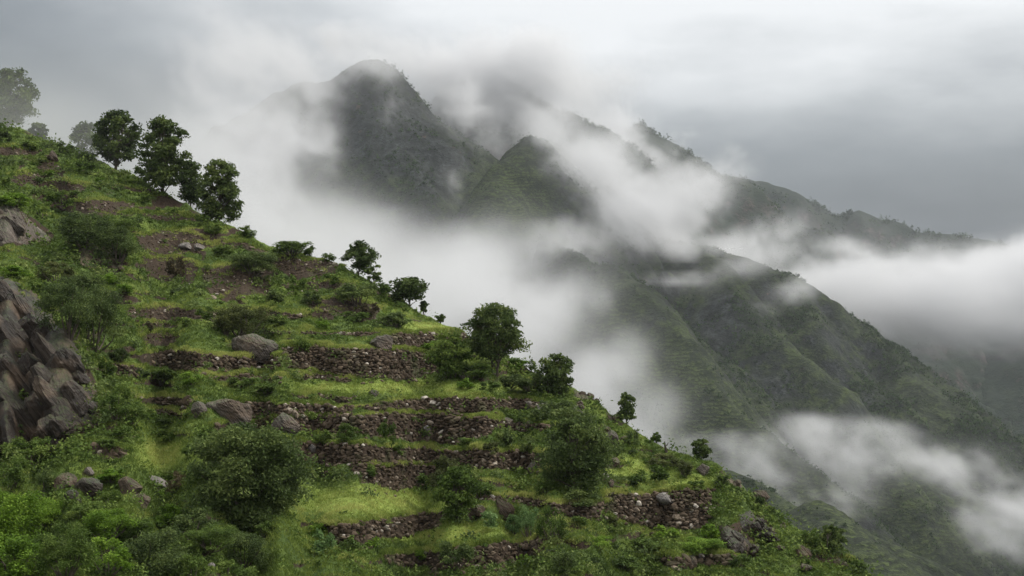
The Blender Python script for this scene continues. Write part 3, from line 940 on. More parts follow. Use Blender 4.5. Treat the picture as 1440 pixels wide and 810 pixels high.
boulder('boulder', 600, 607, 14, 9, M_rock_pale, 'white stone in the face of the long high rubble wall', 31)
boulder('boulder', 262, 350, 20, 8, M_rock_pale, 'pale flat stones in the bank below the ridge trees', 32, -8)
boulder('boulder', 281, 351, 14, 7, M_rock_pale, 'white stone at the right edge of the bank below the ridge trees', 33, -25)
boulder('boulder', 365, 384, 14, 6, M_rock_grey, 'small flat stone under the bush on the upper terrace edge', 34)
boulder('boulder', 409, 414, 14, 10, M_rock_brown, 'brown boulder on the dark slope under the ridge bushes', 35)
boulder('boulder', 972, 795, 16, 14, M_rock_grey, 'round grey boulder in the lowest rough wall on the right', 36)
boulder('boulder', 1130, 790, 22, 22, M_rock_brown, 'dark upright rock in the grass near the lower right end', 37, 5, .8)
boulder('boulder', 1098, 775, 12, 6, M_rock_brown, 'low brown rock on the grassy end slope', 38)
boulder('boulder', 1183, 801, 22, 9, M_rock_brown, 'flat brown rock near the bottom of the ridge line', 39, -25)
boulder('boulder', 1132, 806, 16, 10, M_rock_dark, 'dark stone at the bottom edge of the right grass slope', 40)
boulder('boulder', 297, 797, 10, 7, M_rock_pale, 'tiny pale stone among the dark lower bushes', 41)
boulder('boulder', 1070, 700, 24, 14, M_rock_brown, 'brown rocks on the ridge beyond the tongue of field', 42, -30)


# ------------------------------------------------------------------ outcrops: thick rock skins rooted in the slope
def outcrop(name, poly, bulge, mat, label, seed, strata=(50, 1.0), step=1.1, amp=.5, block=.30, cat='rock outcrop', dirn=(-.0, -1, .25)):
    poly = np.array(poly, float)
    x0, y0 = poly.min(0) - 5
    x1, y1 = poly.max(0) + 5
    gx = np.arange(x0, x1, step)
    gy = np.arange(y0, y1, step)
    A, B = np.meshgrid(gx, gy, indexing='ij')
    ins = np.zeros(A.shape, bool)
    dm = np.full(A.shape, 1e9)
    for (ax, ay), (bx, by) in zip(poly, np.roll(poly, -1, 0)):
        c = ((ay > B) != (by > B)) & (A < (bx - ax) * (B - ay) / (by - ay + 1e-9) + ax)
        ins ^= c
        L2 = (bx - ax) ** 2 + (by - ay) ** 2 + 1e-9
        t = np.clip(((A - ax) * (bx - ax) + (B - ay) * (by - ay)) / L2, 0, 1)
        dm = np.minimum(dm, np.hypot(A - ax - t * (bx - ax), B - ay - t * (by - ay)))
    sd = np.where(ins, dm, -dm)
    G = P(A, B)
    d = G[..., 1].mean()
    sdm = sd / F * d
    prof = np.where(sdm > 0, np.sqrt(np.clip(1 - (1 - np.clip(sdm / (bulge * 1.3), 0, 1)) ** 2, 0, 1)) * bulge, sdm * 2.2)
    # slanted beds, broken blocks, cracks
    a = math.radians(52)
    blk = fbm(G[..., 0] * 1.1 + 9, G[..., 2] * 1.1, seed + .5, 4)
    off = prof * .95 + sstep(-.1, .5, sdm) * .25 * amp * blk - .12
    dv = np.array(dirn) / np.linalg.norm(dirn)
    Q = G + off[..., None] * dv
    nc, nr = A.shape
    keep = (sd > -5)
    fc = grid_faces(nc, nr)
    fc = fc[keep.ravel()[fc].all(1)]
    used = np.unique(fc)
    mp_ = np.full(nc * nr, -1)
    mp_[used] = np.arange(len(used))
    Vs, Fs = [Q.reshape(-1, 3)[used]], [mp_[fc][:, ::-1]]
    Fs[0] = np.concatenate([Fs[0][:, [0, 1, 2]], Fs[0][:, [0, 2, 3]]])
    n0 = len(Vs[0])
    # tilted beds, broken into angular blocks, each a little proud of the next
    r = np.random.default_rng(900 + seed)
    a = math.radians(strata[0])
    eu, ev = np.array([math.cos(a), 0, -math.sin(a)]), np.array([math.sin(a), 0, math.cos(a)])
    th = block
    qs = np.stack([G[..., 0].ravel(), G[..., 2].ravel()], 1)
    uu, vv_ = G.reshape(-1, 3) @ eu, G.reshape(-1, 3) @ ev
    good = (sdm.ravel() > th * .30)
    v = vv_[good].min() if good.any() else 0
    while good.any() and v < vv_[good].max():
        tk = th * r.uniform(.6, 1.35)
        sel = good & (np.abs(vv_ - v - tk / 2) < tk / 2)
        if sel.any():
            u = uu[sel].min()
            while u < uu[sel].max():
                ln = th * r.uniform(3.0, 8.0)
                k = np.nonzero(sel & (np.abs(uu - u - ln / 2) < ln / 2))[0]
                if len(k):
                    ctr = Q.reshape(-1, 3)[k].mean(0)
                    edge = sdm.ravel()[k].mean()
                    V, Fc = ICO[4]
                    w_ = faceted(V, r, 18, .55, .95)
                    w_ = np.sign(w_) * np.abs(w_) ** .82
                    l2 = min(ln * .72, max(edge * 1.25, th * .5))
                    p = w_ * np.array([l2, th * .85, min(tk * .95, edge * 1.1 + .05)])
                    nz_ = ridged(p[:, 0] * 1.2 + u, p[:, 1] * 2, p[:, 2] * 6 / th + v, 4, .6)
                    n2 = fbm(p[:, 0] * 3 / th, p[:, 1] * 3 / th, p[:, 2] * 3 / th + u * 3, 3)
                    p = p * (1 + .07 * nz_ + .13 * n2)[:, None]
                    tl = r.normal() * .06
                    e1 = eu * math.cos(tl) + ev * math.sin(tl)
                    e3 = -eu * math.sin(tl) + ev * math.cos(tl)
                    yv = np.array([r.normal() * .12, 1, r.normal() * .12])
                    c_ = ctr + dv * (r.uniform(-.40, -.05) * th)
                    Vs.append(c_ + p[:, :1] * e1 + p[:, 1:2] * yv + p[:, 2:3] * e3)
                    Fs.append(Fc + n0)
                    n0 += len(V)
                u += ln * r.uniform(.6, .95)
        v += tk * .8
    Qv = np.concatenate(Vs)
    c = Qv.mean(0)
    o = link(name, make_mesh(name, Qv - c, np.concatenate(Fs), mat), loc=c)
    tag(o, label, cat)


outcrop('rock_outcrop', [(-60, 372), (0, 388), (22, 398), (48, 415), (70, 440), (88, 466), (104, 480), (116, 505), (124, 535), (138, 552), (141, 572), (132, 590), (137, 603), (112, 610), (90, 618), (78, 636), (40, 642), (-60, 645)],
        1.5, M_rock_dark, 'large dark wet cliff like outcrop with slanted cracks at the left edge', 3, (54, 1.0), 1.0, .55, block=.62)
outcrop('rock_outcrop', [(-60, 270), (0, 287), (14, 290), (34, 300), (52, 318), (74, 336), (66, 344), (46, 336), (36, 346), (20, 340), (0, 348), (-60, 350)],
        .9, M_rock_grey, 'pale grey slabs shining above the large dark outcrop', 5, (40, 1), .8, .35, block=.6)
outcrop('rock_outcrop', [(110, 352), (128, 345), (146, 354), (160, 358), (172, 370), (176, 386), (160, 390), (146, 380), (126, 376), (112, 370)],
        .6, M_rock_brown, 'brown rock face under the wide dark bush on the upper slope', 6, (50, 1), .8, .3, block=.5)
outcrop('rock_outcrop', [(806, 549), (824, 548), (843, 562), (838, 572), (822, 566), (806, 560)], .5, M_rock_brown, 'highest brown rocks on the crest right of the twin ridge bush', 7, (35, 1), .7, .3)
outcrop('rock_outcrop', [(802, 570), (818, 566), (826, 584), (818, 590), (804, 584)], .5, M_rock_dark, 'dark rock knob above the big leafy tree', 8, (35, 1), .7, .3)
outcrop('rock_outcrop', [(820, 590), (838, 584), (856, 600), (864, 612), (850, 612), (832, 600)], .5, M_rock_brown, 'brown slanting rocks between the leafy tree and the slim ridge tree', 9, (35, 1), .7, .3)
outcrop('rock_outcrop', [(850, 580), (868, 586), (880, 596), (874, 602), (856, 594)], .45, M_rock_brown, 'reddish crest rocks left of the slim ridge tree', 10, (35, 1), .7, .3)
outcrop('rock_outcrop', [(1000, 736), (1018, 730), (1036, 746), (1056, 762), (1073, 778), (1060, 783), (1042, 776), (1030, 782), (1012, 760)], .7, M_rock_dark, 'smooth dark slab plunging below the tall curved wall', 11, (46, 1), .8, .3, block=.42)
outcrop('rock_outcrop', [(1037, 722), (1056, 722), (1078, 736), (1096, 756), (1098, 766), (1080, 764), (1060, 758), (1044, 746)], .7, M_rock_dark, 'dark overhanging crag under grass on the right hand ridge', 12, (40, 1), .8, .4, block=.42)
outcrop('rock_outcrop', [(1018, 678), (1036, 676), (1048, 690), (1036, 694), (1020, 690)], .5, M_rock_brown, 'brown crag just beyond the tip of the tongue of field', 13, (35, 1), .7, .3)
outcrop('rock_outcrop', [(1086, 728), (1102, 734), (1112, 748), (1098, 746)], .4, M_rock_brown, 'small rocks jutting from the ridge above the two dark end bushes', 14, (35, 1), .7, .3)

# ------------------------------------------------------------------ trees
LEAF = {'d': M_leaf_dark, 'm': M_leaf_mid, 'b': M_leaf_bright, 'p': M_leaf_pale, 'o': M_leaf_olive, 'r': M_leaf_red}


def tubes(paths, sides=6):
    Vs, Fs, off = [], [], 0
    for pts, rad in paths:
        pts = np.array(pts, float)
        rad = np.array(rad, float)
        n = len(pts)
        tg = np.gradient(pts, axis=0)
        tg /= np.linalg.norm(tg, axis=1)[:, None] + 1e-9
        ref = np.where(np.abs(tg[:, 2:3]) > .9, np.array([[1., 0, 0]]), np.array([[0, 0, 1.]]))
        a = np.cross(tg, ref)
        a /= np.linalg.norm(a, axis=1)[:, None] + 1e-9
        b = np.cross(tg, a)
        th = np.arange(sides) / sides * 2 * math.pi
        ring = pts[:, None] + rad[:, None, None] * (a[:, None] * np.cos(th)[None, :, None] + b[:, None] * np.sin(th)[None, :, None])
        Vs.append(ring.reshape(-1, 3))
        i = np.arange(n * sides).reshape(n, sides)
        j = np.roll(i, -1, 1)
        Fs.append(np.stack([i[:-1], j[:-1], j[1:], i[1:]], -1).reshape(-1, 4) + off)
        off += n * sides
    return np.concatenate(Vs), np.concatenate(Fs)


def crooked(a, b, r, n=7, wob=.06, sag=0):
    a, b = np.array(a, float), np.array(b, float)
    t = np.linspace(0, 1, n)[:, None]
    L = np.linalg.norm(b - a)
    p = a + (b - a) * t
    w = np.cumsum(r.normal(size=(n, 3)) * wob * L / n ** .5, 0)
    w -= w[0]
    p = p + w * np.sin(t * math.pi * .9)
    p[:, 2] += sag * L * np.sin(t[:, 0] * math.pi)
    return p


def leaf_cloud(clumps, n, leaf, r, shell=.55, up=.3):
    """clumps: (centre, radii) -> leaf quads; each clump keeps its own shade of green"""
    vol = np.array([np.prod(c[1]) ** (2 / 3) for c in clumps])
    k = r.choice(len(clumps), n, p=vol / vol.sum())
    cen = np.array([c[0] for c in clumps])[k]
    rad = np.array([c[1] for c in clumps])[k]
    d = r.normal(size=(n, 3))
    d /= np.linalg.norm(d, axis=1)[:, None]
    d[:, 2] = np.where(d[:, 2] < -.35, -d[:, 2], d[:, 2])
    rr = np.where(r.random(n) < shell, r.uniform(.78, 1.12, n), r.random(n) ** .5)
    # twiggy sub-clusters so the outline breaks up
    sub = r.normal(size=(len(clumps) * 9, 3))
    sub /= np.linalg.norm(sub, axis=1)[:, None]
    sd = sub[k * 9 + r.integers(0, 9, n)]
    d = d * .55 + sd * .62
    pos = cen + d * rad * rr[:, None]
    V, Fc = leaf_quads(pos, leaf * r.uniform(.6, 1.3, n), up, r)
    ct = r.normal(size=len(clumps)) * .13 + .48
    st = r.normal(size=len(clumps) * 9) * .07
    t = np.clip(ct[k] + r.normal(size=n) * .12, 0.02, 1)
    return V, Fc, np.repeat(t, 4)


def tree(name, px, py, wpx, hpx, label, seed, tone='d', back=0.0, trunk=.28, lean=0.0, dens=1.0, crown_low=.18, cat='tree', group='trees along the ridge', gap=.0, stems=1, narrow=.75, K=None, leafk=.00112):
    r = np.random.default_rng(seed)
    g = P(np.array([px]), np.array([max(py, skyline(px) + 2)]))[0]
    if back:
        ci = int(round((px - PX0) / (PX1 - PX0) * (NC - 1)))
        bi = int(np.argmin(np.abs(BK[ci, :, 1] - g[1] - back)))
        hpx += max(0, (405 - py) - BK[ci, bi, 2] / BK[ci, bi, 1] * F)
        g = BK[ci, bi].copy()
    d = g[1]
    w, h = wpx / F * d * 1.1, hpx / F * d * 1.06
    root = link(name, None, loc=g)
    root.empty_display_size = .3
    tag(root, label, cat, group)
    K = K or int(np.clip(wpx * hpx / 95, 18, 60))
    clumps, paths = [], []
    z0 = h * crown_low
    tops = []
    bases = [np.array([(s - (stems - 1) / 2) * w * .08, r.normal() * w * .03, -.25]) for s in range(stems)]
    for k in range(K):
        # spread clump centres through an egg shaped crown, jittered
        u = (k + .5) / K
        zz = z0 + (h - z0) * (u ** .9) * .93
        f = math.sin(math.pi * min(1, .14 + .8 * u)) ** .7
        f = f * (1 - .35 * u * (1 - narrow))
        ang = k * 2.4 + r.normal() * .5
        rd = w * .5 * f * (0.15 + .75 * math.sqrt(r.random()))
        c = np.array([rd * math.cos(ang) + lean * w * u, rd * math.sin(ang) * .9, zz])
        cr = max(w, .72 * h) * r.uniform(.10, .20) * (1.15 - .3 * u) * (1.4 if K < 40 else 1)
        if r.random() < gap:
            continue
        clumps.append((c, np.array([cr, cr, cr * r.uniform(.6, .85)])))
        tops.append(c)
    fork = h * (crown_low + trunk * .5)
    tr = max(.05, w * .028)
    for bi, b in enumerate(bases):
        tp = np.array([lean * w * .6 + b[0] * 2.2, b[1] * 2, h * .8])
        main = crooked(b, tp, r, 9, .035)
        paths.append((main, np.linspace(tr, tr * .2, 9) / math.sqrt(stems) * np.array([1.5, 1.1] + [1] * 7)))
        for c in tops[bi::stems]:
            t = np.clip((c[2] / (h * .8)) * .62, .12, .95)
            s = main[int(t * 8)]
            pth = crooked(s, c, r, 6, .07, .05)
            paths.append((pth, np.linspace(tr * .42, tr * .1, 6)))
    V, Fc = tubes(paths)
    link('trunk', make_mesh('trunk', V, Fc, M_bark, smooth=True), root)
    n = int(max(1900, 1.75 * wpx * hpx) * dens)
    V, Fc, T = leaf_cloud(clumps, n, leafk * d, r)
    link('crown', make_mesh('crown', V, Fc, LEAF[tone], {'tint': T}), root)
    return root


tree('broadleaf_tree', 8, 184, 76, 82, 'large misty tree at the far upper left corner of the ridge', 1, 'd', 44, lean=.1)
tree('small_tree', 56, 196, 22, 22, 'small dim bushy tree right of the misty corner tree', 2, 'd', 34, K=10)
tree('broadleaf_tree', 119, 218, 34, 42, 'pale ghostly tree almost lost in the mist', 3, 'd', 40, gap=.15)
tree('broadleaf_tree', 163, 242, 64, 78, 'lone round crowned dark tree on the upper left ridge', 4, 'd', 3, lean=.02)
tree('broadleaf_tree', 230, 294, 68, 102, 'tallest dark tree on the ridge, left of its lower side crown', 5, 'd', 1.5, crown_low=.08, narrow=.6)
tree('broadleaf_tree', 268, 292, 34, 62, 'slender lower tree leaning on the tallest ridge tree', 6, 'd', 2.5, crown_low=.1)
tree('broadleaf_tree', 308, 328, 58, 88, 'dense dark tree lowest of the big ridge trees', 7, 'd', 1.0, crown_low=.06, narrow=.7)
tree('small_tree', 503, 390, 48, 42, 'small dark tree leaning out over the mist at mid ridge', 8, 'd', .5, lean=.1, crown_low=.2, gap=.1)
tree('sapling', 525, 396, 18, 24, 'thin sapling with sparse leaves right of the leaning mid ridge tree', 9, 'd', .4, gap=.35, dens=.35, K=10, lean=.1)
tree('small_tree', 575, 431, 46, 36, 'spreading dark bush tree on the ridge with a loose right side', 10, 'd', .4, lean=.08, gap=.15, crown_low=.25)
tree('sapling', 595, 440, 11, 16, 'tiny sapling just below the spreading bush tree', 11, 'd', .3, dens=.3, K=8)
tree('sapling', 619, 455, 12, 11, 'tiny bent sapling on the bare ridge left of the big lone tree', 12, 'd', .3, dens=.3, K=8, lean=.2)
tree('broadleaf_tree', 695, 526, 80, 90, 'big lone tree with a forked trunk at the centre of the ridge', 13, 'd', 0, crown_low=.26, narrow=.8, lean=.03, stems=2, gap=.08)
tree('small_tree', 634, 532, 58, 58, 'pale stemmed shrubby tree left of the big lone tree', 14, 'm', 0, crown_low=.15, stems=3, gap=.1)
tree('small_tree', 771, 556, 36, 46, 'left trunk of the dense twin bush on the ridge', 15, 'd', 0, crown_low=.05)
tree('small_tree', 786, 557, 40, 52, 'taller dark bush tree on the ridge edge right of centre', 16, 'd', 0, crown_low=.05, lean=.08, gap=.1)
tree('slim_tree', 882, 607, 27, 42, 'slim upright little tree alone on the ridge', 17, 'd', .3, crown_low=.15, K=18)
tree('broadleaf_tree', 808, 690, 98, 104, 'big leafy tree in front of the dark walls at centre right', 18, 'd', 0, crown_low=.06, narrow=.8, K=36)
tree('small_tree', 986, 666, 26, 28, 'little round tree on the right ridge above the grey rock', 19, 'd', .2, crown_low=.1, K=10)
tree('broadleaf_tree', 345, 744, 168, 136, 'big round dark green tree in the lower left', 20, 'd', 0, crown_low=.04, narrow=.9, K=60, leafk=.00125, dens=1.4)
tree('small_tree', 644, 733, 66, 74, 'open branched small tree at the right end of the sunlit field', 21, 'm', 0, crown_low=.16, stems=2, gap=.12)
tree('small_tree', 1165, 780, 28, 36, 'dark end bush, left of the pair at the ridge foot', 22, 'd', 0, crown_low=.03, K=10)
tree('small_tree', 1178, 780, 24, 30, 'dark end bush, right of the pair at the ridge foot', 23, 'd', .3, crown_low=.03, K=10)
tree('sapling', 924, 629, 13, 14, 'wispy twig on the ridge left of the dead stump', 24, 'm', .3, dens=.22, K=8, gap=.2)

g = P(np.array([939.]), np.array([634.]))[0]
r = np.random.default_rng(77)
V, Fc = tubes([(crooked((0, 0, -.2), (-.14, 0, .62), r, 7, .05), np.array([.1, .085, .075, .07, .06, .05, .015])),
               (crooked((-.07, 0, .35), (.05, .02, .52), r, 4, .05), np.array([.04, .03, .02, .008]))])
tag(link('dead_stump', make_mesh('dead_stump', V, Fc, M_bark, smooth=True), loc=g), 'bare dead stump standing on the right hand ridge against the mist', 'stump')
g = P(np.array([868.]), np.array([688.]))[0]
V, Fc = tubes([(crooked((-.75, 0, .28), (.45, -.1, .06), r, 8, .04), np.linspace(.07, .03, 8)), (crooked((-.3, 0, .2), (-.1, -.2, .42), r, 5, .05), np.linspace(.04, .01, 5))])
tag(link('fallen_branch', make_mesh('fallen_branch', V, Fc, M_bark, smooth=True), loc=g), 'dead branch fallen on the grass beside the brown stone heap', 'branch')

# ------------------------------------------------------------------ shrubs: unit bushes, shared between copies
_bush = {}


def bush_mesh(size, variant, tone, loose):
    key = (size, variant, tone, loose)
    if key in _bush:
        return _bush[key]
    r = np.random.default_rng(500 + variant * 7 + len(size))
    n, leaf, K = {'small': (1000, .058, 9), 'medium': (4000, .028, 16), 'large': (11000, .0165, 34)}[size]
    clumps = []
    for k in range(K):
        a = r.uniform(0, 2 * math.pi)
        rd = .36 * math.sqrt(r.random())
        top = math.sqrt(max(0, 1 - (rd / .52) ** 2))
        z = top * r.uniform(.2, .82)
        cr = r.uniform(.10, .19) if K > 12 else r.uniform(.15, .24)
        clumps.append((np.array([rd * math.cos(a), rd * math.sin(a), z * .92]), np.array([cr, cr, cr * (1.0 if not loose else 1.3)])))
    V, Fc, T = leaf_cloud(clumps, int(n * (.6 if loose else 1)), leaf, r, .6, .4)
    fol = make_mesh('foliage', V, Fc, LEAF[tone], {'tint': T})
    paths = [(crooked((c[0][0] * .15, c[0][1] * .15, -.1), c[0], r, 5, .08), np.linspace(.018, .005, 5)) for c in clumps[:12]]
    V, Fc = tubes(paths, 5)
    _bush[key] = (fol, make_mesh('stem', V, Fc, M_bark))
    return _bush[key]


